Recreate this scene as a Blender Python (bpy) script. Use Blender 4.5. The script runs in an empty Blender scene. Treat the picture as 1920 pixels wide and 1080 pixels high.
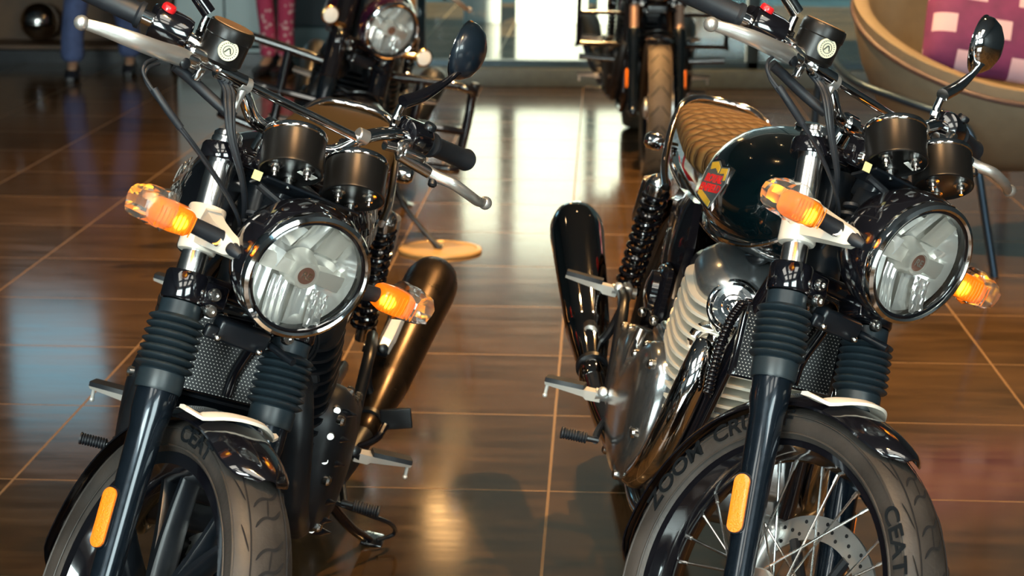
import bpy, bmesh, math, random
from mathutils import Vector, Matrix
V = Vector
R = math.radians
random.seed(7)
sc = bpy.context.scene
COL = sc.collection

# ------------------------------------------------------------------ camera, world, exposure
FPX = 3723.0
CAM_H = 1.396
PITCH = math.atan(829/FPX)
cam_d = bpy.data.cameras.new('camera'); cam = bpy.data.objects.new('camera', cam_d); COL.objects.link(cam)
sc.camera = cam
cam_d.sensor_width = 36; cam_d.lens = FPX/1920*36
cam_d.clip_start = .05; cam_d.clip_end = 200
fw = V((0, math.cos(PITCH), -math.sin(PITCH))); up = V((0, math.sin(PITCH), math.cos(PITCH))); rt = V((1, 0, 0))
ROLL = .009
rt2 = rt*math.cos(ROLL)+up*math.sin(ROLL); up2 = up*math.cos(ROLL)-rt*math.sin(ROLL)
cam.matrix_world = Matrix(((rt2.x, up2.x, -fw.x, 0), (rt2.y, up2.y, -fw.y, 0), (rt2.z, up2.z, -fw.z, CAM_H), (0, 0, 0, 1)))
cam_d.dof.use_dof = True; cam_d.dof.focus_distance = 3.15; cam_d.dof.aperture_fstop = 7.5
vs = sc.view_settings
vs.view_transform = 'Standard'; vs.look = 'None'; vs.gamma = 1; vs.use_curve_mapping = False; vs.exposure = 0.0
w = bpy.data.worlds.new('world'); sc.world = w; w.use_nodes = True
bg = w.node_tree.nodes['Background']; bg.inputs[0].default_value = (.25, .60, .78, 1); bg.inputs[1].default_value = .8

def lamp(name, kind, loc, power, color, size=.1, target=None, spot=None, sy=None):
    d = bpy.data.lights.new(name, kind); d.energy = power; d.color = color
    if kind == 'AREA':
        d.shape = 'RECTANGLE' if sy else 'DISK'; d.size = size
        if sy: d.size_y = sy
    elif kind == 'SUN': d.angle = size
    else: d.shadow_soft_size = size
    if spot: d.spot_size = R(spot); d.spot_blend = .6
    o = bpy.data.objects.new(name, d); COL.objects.link(o); o.location = loc
    if target is not None:
        o.rotation_euler = (V(target)-V(loc)).to_track_quat('-Z', 'Y').to_euler()
    return o
WARM = (1, .56, .21)
COOL = (.62, .84, 1)
# fill lights added behind the camera for headlights and chrome, and the outdoor sun
lamp('front_fill_light', 'AREA', (-2.3, -3.3, 2.1), 640, (1, .97, .90), 2.6, (-1.2, 3, .7), sy=1.9)
lamp('front_fill_light', 'AREA', (2.3, -3.3, 2.1), 330, (1, .97, .90), 2.6, (1.2, 3, .7), sy=1.9)
sun = lamp('sun', 'SUN', (0, 8, 12), 30, (1, .84, .60), .03); sun.rotation_euler = V((.10, .62, -.78)).to_track_quat('-Z', 'Y').to_euler()
# warm ceiling spots (positions also carry a lamp fitting, built further down)
SPOTS = [(1.20, 5.55, 3.45, 780), (-.95, 5.3, 3.45, 90), (.15, 7.4, 3.45, 820), (-1.9, 7.8, 3.45, 15), (.5, 9.8, 3.45, 560),
         (.1, 1.75, 3.45, 330), (-2.3, 4.4, 3.45, 25), (2.4, 8.8, 3.45, 30), (-.9, 9.9, 3.45, 60), (1.5, 1.9, 3.45, 50)]
for x, y, z, p in SPOTS:
    lamp('ceiling_spot_beam', 'SPOT', (x, y, z-.14), p, WARM, .035, (x, y, 0), 95)

# ------------------------------------------------------------------ materials
def mat(name, col, rough=.5, metal=0.0, coat=0.0, emis=None, estr=0, spec=.5, trans=0, ior=1.45, noise=0, nscale=20, bump=0, bscale=60):
    m = bpy.data.materials.new(name); m.use_nodes = True
    nt = m.node_tree; b = nt.nodes['Principled BSDF']
    b.inputs['Base Color'].default_value = (*col, 1); b.inputs['Roughness'].default_value = rough
    b.inputs['Metallic'].default_value = metal; b.inputs['Coat Weight'].default_value = coat; b.inputs['Coat Roughness'].default_value = .03
    b.inputs['Specular IOR Level'].default_value = spec; b.inputs['Transmission Weight'].default_value = trans; b.inputs['IOR'].default_value = ior
    if emis: b.inputs['Emission Color'].default_value = (*emis, 1); b.inputs['Emission Strength'].default_value = estr
    if noise:
        tc = nt.nodes.new('ShaderNodeTexCoord'); n = nt.nodes.new('ShaderNodeTexNoise'); n.inputs['Scale'].default_value = nscale; n.inputs['Detail'].default_value = 4
        nt.links.new(tc.outputs['Object'], n.inputs['Vector'])
        r = nt.nodes.new('ShaderNodeMapRange'); r.inputs['From Min'].default_value = .3; r.inputs['From Max'].default_value = .7
        r.inputs['To Min'].default_value = 1-noise; r.inputs['To Max'].default_value = 1+noise
        nt.links.new(n.outputs['Fac'], r.inputs['Value'])
        x = nt.nodes.new('ShaderNodeVectorMath'); x.operation = 'SCALE'; x.inputs[0].default_value = col
        nt.links.new(r.outputs[0], x.inputs['Scale']); nt.links.new(x.outputs[0], b.inputs['Base Color'])
        q = nt.nodes.new('ShaderNodeMapRange'); q.inputs['To Min'].default_value = max(0, rough*.75); q.inputs['To Max'].default_value = min(1, rough*1.3)
        nt.links.new(n.outputs['Fac'], q.inputs['Value']); nt.links.new(q.outputs[0], b.inputs['Roughness'])
    if bump:
        tc = nt.nodes.new('ShaderNodeTexCoord'); n = nt.nodes.new('ShaderNodeTexNoise'); n.inputs['Scale'].default_value = bscale
        nt.links.new(tc.outputs['Object'], n.inputs['Vector'])
        bu = nt.nodes.new('ShaderNodeBump'); bu.inputs['Strength'].default_value = bump; bu.inputs['Distance'].default_value = .002
        nt.links.new(n.outputs['Fac'], bu.inputs['Height']); nt.links.new(bu.outputs[0], b.inputs['Normal'])
    return m
CHROME = mat('chrome', (.80, .80, .80), .07, 1)
PEGM = mat('peg_alloy', (.80, .79, .74), .33, .45)
TUBEC = mat('fork_tube_chrome', (.82, .82, .82), .2, 1)
SOFTCHROME = mat('soft_chrome', (.78, .78, .78), .16, 1)
DARKCHROME = mat('darkened_chrome', (.40, .39, .38), .05, 1)  # chrome with the dark room's reflection put into the muffler colour; also visors
GLOSS = mat('gloss_black', (.004, .004, .006), .12, 0, 1)
TEAL = mat('dark_teal_paint', (.0006, .005, .007), .14, .2, 1)
PURPLE = mat('dark_purple_paint', (.02, .004, .018), .15, .2, 1)
BLACK = mat('satin_black', (.005, .007, .010), .32, 0, .1, noise=.2)
FORK = mat('dark_blue_black_metal', (.006, .011, .018), .2, .5, .5, noise=.15, nscale=90)
MATTE = mat('matte_black', (.007, .009, .012), .42, .2, noise=.2)
MUFB = mat('brushed_black_steel', (.052, .038, .027), .29, .9, noise=.12, nscale=30)
RUB = mat('rubber', (.010, .013, .018), .48, 0, noise=.15, bump=.2)
GAITER = mat('gaiter_rubber', (.012, .020, .026), .36, 0, noise=.12)
TYRE = mat('tyre_rubber', (.034, .030, .027), .46, 0, noise=.35, nscale=14, bump=.35, bscale=120)
TYRELIT = mat('lamplit_tyre_rubber', (.10, .075, .05), .6, 0, noise=.3, nscale=14)  # tyre rubber lightened to brown, golden lamp light put into the colour
TYRED = mat('tyre_groove', (.004, .004, .005), .8)
TYREL = mat('tyre_lettering', (.006, .008, .010), .35)
SILV = mat('cast_silver', (.62, .62, .60), .30, .85, noise=.08)
POL = mat('polished_alloy', (.46, .48, .49), .17, .95, noise=.25, nscale=9)
FIN = mat('silver_fins', (.86, .81, .70), .34, .5)
CREAM = mat('cream_bracket', (.68, .64, .56), .38, .1)
STEEL = mat('bolt_steel', (.75, .74, .72), .2, 1)
BRASS = mat('warm_brass', (.75, .48, .2), .25, 1)
CAPBR = mat('brown_cap', (.22, .12, .05), .5, .3)
SEATB = mat('brown_seat', (.07, .042, .014), .65, spec=.12, bump=.2, bscale=200)
SATGAUGE = mat('gauge_black', (.005, .005, .005), .34, .0, .0, spec=.4)
STICK = mat('white_sticker', (.8, .8, .76), .5)
YSTICK = mat('yellow_tag', (.75, .68, .3), .5)
REDM = mat('red_plastic', (.6, .01, .015), .3, 0, .5)
BADR = mat('badge_red', (.55, .02, .02), .35, 0, .5)
BADY = mat('badge_gold', (.65, .40, .04), .35, .3, .5)
BADG = mat('badge_grey', (.09, .10, .10), .35, .3, .5)
LETTER = mat('tank_lettering', (.14, .13, .12), .35, .5)
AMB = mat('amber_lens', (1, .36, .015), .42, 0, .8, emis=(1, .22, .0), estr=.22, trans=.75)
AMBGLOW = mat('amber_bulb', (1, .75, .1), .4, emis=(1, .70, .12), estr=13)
REFA = mat('amber_reflector', (1, .22, .008), .3, 0, .6, bump=1.0, bscale=420)
WLENS = mat('frosted_lamp_lens', (.8, .78, .72), .2, 0, .5)
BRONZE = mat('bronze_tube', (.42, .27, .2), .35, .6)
def glassmat(name, tint=(1, 1, 1), rough=.02, base=.0, milk=0):
    m = bpy.data.materials.new(name); m.use_nodes = True; nt = m.node_tree; nt.nodes.clear()
    o = nt.nodes.new('ShaderNodeOutputMaterial'); mx = nt.nodes.new('ShaderNodeMixShader'); t = nt.nodes.new('ShaderNodeBsdfTransparent'); g = nt.nodes.new('ShaderNodeBsdfGlossy')
    f = nt.nodes.new('ShaderNodeFresnel'); f.inputs[0].default_value = 1.45
    t.inputs[0].default_value = (*tint, 1); g.inputs['Roughness'].default_value = rough
    a = nt.nodes.new('ShaderNodeMath'); a.operation = 'ADD'; a.use_clamp = True; a.inputs[1].default_value = base
    nt.links.new(f.outputs[0], a.inputs[0]); nt.links.new(a.outputs[0], mx.inputs[0]); nt.links.new(t.outputs[0], mx.inputs[1]); nt.links.new(g.outputs[0], mx.inputs[2])
    if milk:
        df = nt.nodes.new('ShaderNodeBsdfDiffuse'); df.inputs[0].default_value = (.85, .85, .8, 1); m2 = nt.nodes.new('ShaderNodeMixShader'); m2.inputs[0].default_value = milk; nt.links.new(t.outputs[0], m2.inputs[1]); nt.links.new(df.outputs[0], m2.inputs[2]); nt.links.new(m2.outputs[0], mx.inputs[1])
    nt.links.new(mx.outputs[0], o.inputs[0])
    return m
GLASS = glassmat('clear_glass'); WRAP = glassmat('clear_plastic_wrap', (.97, .97, .95), .10, .06, .06)
PANE = glassmat('window_glass', (.86, .95, .97), .03, .03)
REFLECT = mat('lamp_reflector', (.97, .96, .92), .10, .55)
REFLECTD = mat('lamp_reflector_satin', (.74, .71, .64), .3, .45)
RFLUTE = mat('lamp_reflector_fluted', (.94, .94, .92), .08, .65)
def dotmat():
    m = mat('perforated_grille', (.006, .007, .009), .4, .3); nt = m.node_tree; b = nt.nodes['Principled BSDF']
    tc = nt.nodes.new('ShaderNodeTexCoord'); sep = nt.nodes.new('ShaderNodeSeparateXYZ'); nt.links.new(tc.outputs['Object'], sep.inputs[0])
    def M(op, a, bb=0.0, c=None):
        n = nt.nodes.new('ShaderNodeMath'); n.operation = op
        for i, v in enumerate((a, bb, c)):
            if v is None: continue
            if isinstance(v, (int, float)): n.inputs[i].default_value = v
            else: nt.links.new(v, n.inputs[i])
        return n.outputs[0]
    s = .0052
    yy = M('DIVIDE', sep.outputs[1], s*1.1); zz = M('DIVIDE', sep.outputs[2], s)
    row = M('FLOOR', zz); off = M('MULTIPLY', M('MODULO', row, 2.0), .5)
    fy = M('SUBTRACT', M('FRACT', M('ADD', yy, off)), .5); fz = M('SUBTRACT', M('FRACT', zz), .5)
    d = M('SQRT', M('ADD', M('MULTIPLY', fy, fy), M('MULTIPLY', fz, fz)))
    k = M('LESS_THAN', d, .17)
    mx = nt.nodes.new('ShaderNodeMix'); mx.data_type = 'RGBA'; mx.inputs[6].default_value = (.006, .007, .009, 1); mx.inputs[7].default_value = (.5, .48, .44, 1)
    nt.links.new(k, mx.inputs[0]); nt.links.new(mx.outputs[2], b.inputs['Base Color'])
    return m
GRILLE = dotmat()
def quiltmat():
    m = mat('quilted_brown_seat', (.15, .082, .026), .6, spec=.2); nt = m.node_tree; b = nt.nodes['Principled BSDF']
    tc = nt.nodes.new('ShaderNodeTexCoord'); sep = nt.nodes.new('ShaderNodeSeparateXYZ'); nt.links.new(tc.outputs['Object'], sep.inputs[0])
    def M(op, a, bb=0.0):
        n = nt.nodes.new('ShaderNodeMath'); n.operation = op
        for i, v in enumerate((a, bb)):
            if isinstance(v, (int, float)): n.inputs[i].default_value = v
            else: nt.links.new(v, n.inputs[i])
        return n.outputs[0]
    k = math.pi/.058
    a = M('ABSOLUTE', M('SINE', M('MULTIPLY', M('ADD', sep.outputs[0], sep.outputs[1]), k)))
    c = M('ABSOLUTE', M('SINE', M('MULTIPLY', M('SUBTRACT', sep.outputs[0], sep.outputs[1]), k)))
    h = M('POWER', M('MULTIPLY', a, c), .4)
    bu = nt.nodes.new('ShaderNodeBump'); bu.inputs['Strength'].default_value = 1; bu.inputs['Distance'].default_value = .014
    nt.links.new(h, bu.inputs['Height']); nt.links.new(bu.outputs[0], b.inputs['Normal'])
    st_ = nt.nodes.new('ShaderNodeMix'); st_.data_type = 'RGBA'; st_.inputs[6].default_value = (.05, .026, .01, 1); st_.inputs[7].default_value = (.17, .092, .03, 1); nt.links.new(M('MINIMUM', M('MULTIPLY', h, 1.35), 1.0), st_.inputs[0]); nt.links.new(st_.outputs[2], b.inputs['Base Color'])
    return m
QUILT = quiltmat()

# ------------------------------------------------------------------ mesh builder
def catmull(pts, n=8):
    pts = [V(p) for p in pts]
    if len(pts) < 3: return pts
    out = []
    P_ = [pts[0]*2-pts[1]]+pts+[pts[-1]*2-pts[-2]]
    for i in range(1, len(P_)-2):
        p0, p1, p2, p3 = P_[i-1:i+3]
        for k in range(n):
            t = k/n
            out.append(.5*((2*p1)+(p2-p0)*t+(2*p0-5*p1+4*p2-p3)*t*t+(3*p1-p0-3*p2+p3)*t**3))
    out.append(pts[-1]); return out
def frame(d):
    d = V(d).normalized(); a = V((0, 0, 1)) if abs(d.z) < .9 else V((1, 0, 0))
    x = a.cross(d).normalized(); return x, d.cross(x), d
class MB:
    def __init__(s): s.bm = bmesh.new(); s.mi = 0
    def face(s, vs):
        try: f = s.bm.faces.new(vs); f.material_index = s.mi; return f
        except ValueError: return None
    def rings(s, rings, cap0=True, cap1=True, closed=False):
        vr = [[s.bm.verts.new(p) for p in r] for r in rings]; n = len(vr[0])
        prs = list(zip(vr[:-1], vr[1:]))+([(vr[-1], vr[0])] if closed else [])
        for a, b in prs:
            for i in range(n): s.face((a[i], a[(i+1) % n], b[(i+1) % n], b[i]))
        if not closed:
            if cap0: s.face(vr[0][::-1])
            if cap1: s.face(vr[-1])
        return s
    def lathe(s, p0, d, prof, seg=32, closed=False, ell=(1, 1), cap=True):
        x, y, z = frame(d); p0 = V(p0); rs = []
        for r, t in prof:
            r = max(r, 1e-5)
            rs.append([p0+z*t+x*(r*ell[0]*math.cos(2*math.pi*i/seg))+y*(r*ell[1]*math.sin(2*math.pi*i/seg)) for i in range(seg)])
        return s.rings(rs, cap, cap, closed)
    def cyl(s, a, b, r, r2=None, seg=20, bev=0):
        a = V(a); b = V(b); L = (b-a).length; r2 = r if r2 is None else r2
        e = min(bev, L*.4)
        pr = [(r, 0), (r2, L)] if not e else [(r-e, 0), (r, e), (r2, L-e), (r2-e, L)]
        return s.lathe(a, b-a, pr, seg)
    def tube(s, pts, r, seg=12, n=8, smooth=True, flat=1.0, flatdir=None):
        if smooth:
            N = len(pts); c = catmull(pts, n)
        else: c = [V(p) for p in pts]
        m = len(c)
        def rad(i):
            if isinstance(r, (int, float)): return r
            f = i/(m-1)*(len(r)-1); k = min(int(f), len(r)-2); return r[k]+(r[k+1]-r[k])*(f-k)
        rs = []; px = None
        for i, p in enumerate(c):
            d = (c[min(i+1, m-1)]-c[max(i-1, 0)]).normalized()
            if flatdir is not None: x = V(flatdir)
            elif px is None: x = frame(d)[0]
            else: x = px
            x = (x-d*x.dot(d)).normalized(); px = x; y = d.cross(x); q = rad(i)
            rs.append([p+x*(q*flat*math.cos(2*math.pi*j/seg))+y*(q*math.sin(2*math.pi*j/seg)) for j in range(seg)])
        return s.rings(rs)
    def box(s, c, size, rot=None, bev=0):
        t = bmesh.new(); bmesh.ops.create_cube(t, size=1)
        for v in t.verts: v.co = V((v.co.x*size[0], v.co.y*size[1], v.co.z*size[2]))
        if bev: bmesh.ops.bevel(t, geom=t.edges[:], offset=bev, segments=3, affect='EDGES', profile=.5)
        M = Matrix.Translation(V(c))
        if rot is not None: M = M @ rot.to_4x4()
        return s.add(t, M)
    def add(s, t, M=None):
        mp = {}
        for v in t.verts: mp[v] = s.bm.verts.new(M @ v.co if M else v.co)
        for f in t.faces: s.face([mp[v] for v in f.verts])
        t.free(); return s
    def prism(s, outline, o, ux, uy, h, bev=0, dome=0):
        # outline 2d list, placed at o + ux*a + uy*b, extruded h along ux x uy, bevelled/domed top
        o = V(o); ux = V(ux).normalized(); uy = V(uy).normalized(); n = ux.cross(uy)
        cx = sum(a for a, b in outline)/len(outline); cy = sum(b for a, b in outline)/len(outline)
        def ring(k, z): return [o+ux*(cx+(a-cx)*k)+uy*(cy+(b-cy)*k)+n*z for a, b in outline]
        rs = [ring(1, 0), ring(1, h)]
        if bev: rs = [ring(1, 0), ring(1, h-bev), ring(1-bev*6, h-bev*.3), ring(1-bev*12, h)]
        if dome: rs += [ring(.8, h+dome*.55), ring(.55, h+dome*.85), ring(.25, h+dome)]
        return s.rings(rs)
    def sphere(s, c, r, seg=16, sc3=(1, 1, 1)):
        t = bmesh.new(); bmesh.ops.create_uvsphere(t, u_segments=seg, v_segments=max(6, seg//2), radius=r)
        return s.add(t, Matrix.Translation(V(c)) @ Matrix.Diagonal((*sc3, 1)))
    def text(s, txt, size, fn, extr=.0006, font_scale_x=1.0, bold=0):
        cu = bpy.data.curves.new('t', 'FONT'); cu.body = txt; cu.size = size; cu.extrude = extr; cu.align_x = 'CENTER'; cu.align_y = 'CENTER'; cu.offset = bold
        ob = bpy.data.objects.new('t', cu); COL.objects.link(ob)
        dg = bpy.context.evaluated_depsgraph_get(); me = bpy.data.meshes.new_from_object(ob.evaluated_get(dg))
        t = bmesh.new(); t.from_mesh(me)
        bmesh.ops.subdivide_edges(t, edges=[e for e in t.edges if e.calc_length() > size*.25], cuts=2)
        for v in t.verts: v.co = fn(v.co.x*font_scale_x, v.co.y, v.co.z)
        s.add(t); bpy.data.objects.remove(ob); bpy.data.curves.remove(cu); bpy.data.meshes.remove(me)
        return s
def P(name, mb, mats, parent=None, M=None, label=None, ang=35, kind=None):
    me = bpy.data.meshes.new(name)
    bm = mb.bm
    bmesh.ops.remove_doubles(bm, verts=bm.verts, dist=2e-5)
    bmesh.ops.recalc_face_normals(bm, faces=bm.faces)
    lim = R(ang)
    for e in bm.edges:
        e.smooth = not (len(e.link_faces) != 2 or e.calc_face_angle(0) > lim)
    for f in bm.faces: f.smooth = True
    bm.to_mesh(me); bm.free()
    for m_ in (mats if isinstance(mats, (list, tuple)) else [mats]): me.materials.append(m_)
    o = bpy.data.objects.new(name, me); COL.objects.link(o)
    if parent: o.parent = parent
    if M is not None: o.matrix_local = M
    if label: o['label'] = label
    if kind: o['kind'] = kind
    return o
def tag(o, label, cat, group=None):
    o['label'] = label; o['category'] = cat
    if group: o['group'] = group
    return o
def thing(name, label, cat, M=Matrix(), group=None):
    o = bpy.data.objects.new(name, None); COL.objects.link(o); o.empty_display_size = .1; o.matrix_world = M
    return tag(o, label, cat, group)
def struct(name, mb, m, ang=35): return P(name, mb, m, kind='structure', ang=ang)

# ------------------------------------------------------------------ motorcycle
RAKE = R(24)
A0 = V((1.506, 0, 0)); AXD = V((-math.sin(RAKE), 0, math.cos(RAKE)))
AXLE = V((1.40, 0, .282))
TR = .305
def legp(z, y): return V((1.400-(z-.319)*math.tan(RAKE), y, z))

def wheel(root, S, c, Rt, halfw, spoked, name, text=None, treads=True, bronze=False):
    mb = MB(); k = halfw/.05
    rim = Rt-.062
    prof = [(rim, -.034*k), (rim+.012, -.044*k), (rim+.028, -.050*k), (Rt-.018, -.0485*k), (Rt-.009, -.040*k), (Rt-.003, -.024*k), (Rt, 0)]
    prof = prof+[(r, -t) for r, t in prof[-2::-1]]+[(rim-.004, .028*k), (rim-.004, -.028*k)]
    mb.lathe(c, (0, 1, 0), prof, 96, closed=True)
    # raised ring lines on both sidewalls
    for s in (-1, 1):
        mb.lathe(c+V((0, s*.0462*k, 0)), (0, s, 0), [(rim+.012, 0), (rim+.013, .0012), (rim+.015, .0012), (rim+.016, 0)], 96, closed=True)
        mb.lathe(c+V((0, s*.0502*k, 0)), (0, s, 0), [(Rt-.0225, -.001), (Rt-.0215, .0008), (Rt-.020, .0008), (Rt-.019, -.002)], 96, closed=True)
    mb.mi = 1
    def surf(a, y, lift=.0006):  # point on tread crown at angle a and lateral y
        t = abs(y)/(.044*k); r = Rt-.009*t**2.2*1.15+lift
        return c+V((math.cos(a)*r, y, math.sin(a)*r))
    if treads:
        n = 23
        for i in range(n):
            a0 = 2*math.pi*i/n
            if bronze:
                for s in (-1, 1):
                    p = [(a0+.16*t, s*.040*k*(1-t)+s*.004) for t in [j/6 for j in range(7)]]
                    ribbon(mb, [surf(a, y) for a, y in p], c, .0022)
            else:
                L = 2*math.pi/n
                for s in (-1, 1):
                    p = []
                    for j in range(13):
                        t = j/6-1   # across, -1..1
                        p.append((a0+s*L*.20+L*.24*math.copysign(abs(t)**2.2, t), .023*k*t))
                    ribbon(mb, [surf(a, y) for a, y in p], c, .0021)
                ribbon(mb, [surf(a0+L*.20*q_, .002*q_) for q_ in (-1, -.5, 0, .5, 1)], c, .0016)
                for s in (-1, 1):
                    p = [(a0+L*(.1+.5*t), s*(.033+.009*t)*k) for t in [j/5 for j in range(6)]]
                    ribbon(mb, [surf(a, y) for a, y in p], c, .0014)
        if not bronze:
            for s in (-1, 1):
                mb.lathe(c+V((0, s*.030*k, 0)), (0, 1, 0), [(Rt-.0035, -.0012), (Rt-.0030, .0012)], 96, cap=False)
    if text:
        mb.mi = 2
        for txt, ang, size, side in text:
            rr = (rim+.030+Rt-.022)/2; sx = 1.25
            yy = side*.0502*k
            def fn(x, y, z, ang=ang, rr=rr, yy=yy, side=side):
                a = ang+side*x/rr
                rad = rr+y
                return c+V((math.cos(a)*rad, yy+side*(z+.0006), math.sin(a)*rad))
            mb.text(txt, size, fn, .0008, sx, .0006)
    tyre = P(name, mb, [TYRELIT if bronze else TYRE, TYRED, TYREL], root, S)
    # rim
    mb = MB()
    if spoked:
        pr = [(rim+.004, -.036*k), (rim+.006, -.040*k), (rim-.004, -.038*k), (rim-.010, -.026*k), (rim-.020, -.010), (rim-.022, 0)]
    else:
        pr = [(rim+.004, -.036*k), (rim+.006, -.040*k), (rim-.012, -.038*k), (rim-.022, -.026*k), (rim-.030, -.012), (rim-.032, 0)]
    pr = pr+[(r, -t) for r, t in pr[-2::-1]]+[(rim+.001, .02*k), (rim+.001, -.02*k)]
    mb.lathe(c, (0, 1, 0), pr, 96, closed=True)
    P('rim', mb, GLOSS, tyre)
    mb = MB(); mb.lathe(c-V((0, .055, 0)), (0, 1, 0), [(.018, 0), (.045, .006), (.047, .014), (.030, .022), (.028, .088), (.047, .096), (.045, .104), (.018, .11)], 40)
    P('hub', mb, SILV if spoked else BLACK, tyre)
    if spoked:
        n = 32
        for i in range(n):
            sd = 1 if i % 2 else -1; a = 2*math.pi*i/n; b = a+(R(52) if (i//2) % 2 else -R(52))
            p0 = c+V((math.cos(b)*.042, sd*.036, math.sin(b)*.042)); p1 = c+V((math.cos(a)*(rim-.014), sd*.004, math.sin(a)*(rim-.014)))
            mb = MB(); mb.cyl(p0, p1, .0021, seg=8); q = p1+(p0-p1).normalized()*.022; mb.cyl(q, p1, .0034, seg=8)
            P('spoke', mb, STEEL, tyre)
    else:
        for i in range(7):
            a = 2*math.pi*i/7+.30
            for s in (-1, 1):
                b = a+s*.10
                mb = MB(); e = V((math.cos(b), 0, math.sin(b))); t = V((-math.sin(b), 0, math.cos(b)))
                rs = []
                for f in [0, .25, .5, .75, 1]:
                    q = c+V((math.cos(a+s*.10*f), 0, math.sin(a+s*.10*f)))*1; rad = .04+(rim-.028-.04)*f
                    ee = V((math.cos(a+s*.13*f), 0, math.sin(a+s*.13*f))); tt = V((-ee.z, 0, ee.x)); cc = c+ee*rad
                    hw = .010-.003*f; hy = .022-.006*f
                    rs.append([cc+tt*hw*.6+V((0, hy, 0)), cc+tt*hw+V((0, hy*.7, 0)), cc+tt*hw-V((0, hy*.7, 0)), cc+tt*hw*.6-V((0, hy, 0)), cc-tt*hw*.6-V((0, hy, 0)), cc-tt*hw-V((0, hy*.7, 0)), cc-tt*hw+V((0, hy*.7, 0)), cc-tt*hw*.6+V((0, hy, 0))])
                mb.rings(rs); P('spoke', mb, BLACK, tyre)
    return tyre
def ribbon(mb, pts, c, w):
    L = []; n = len(pts)
    for i, p in enumerate(pts):
        d = (pts[min(i+1, n-1)]-pts[max(i-1, 0)]).normalized(); nrm = V((p.x-c.x, 0, p.z-c.z)).normalized(); s = d.cross(nrm).normalized()
        t = w*(1 if 0 < i < n-1 else .35); L.append((p+s*t, p-s*t))
    vv = [(mb.bm.verts.new(a), mb.bm.verts.new(b)) for a, b in L]
    for (a, b), (e, f) in zip(vv[:-1], vv[1:]): mb.face((a, b, f, e))

def fender(root, S, c, Rr, a0, a1, hw, m, rear=False):
    mb = MB(); rs = []; n = 40
    for i in range(n+1):
        f = i/n; a = a0+(a1-a0)*f
        tip = min(1, (f/.10)) ; tip = math.sqrt(max(0, 1-(1-tip)**2)); w_ = hw*(.25+.75*tip)
        if f > .93: w_ *= 1-.35*((f-.93)/.07)**2
        ring = []
        for lay, sgn in ((0, 1), (1, -1)):
            for j in range(13):
                t = (j/12*2-1)*sgn; y = w_*t
                drop = .026*abs(t)**2.6*(.35+.65*tip)
                r = Rr-drop-lay*.0035; ring.append(c+V((math.cos(a)*r, y, math.sin(a)*r)))
        rs.append(ring)
    mb.rings(rs)
    return P('rear_fender' if rear else 'front_fender', mb, m, root, S)

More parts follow.
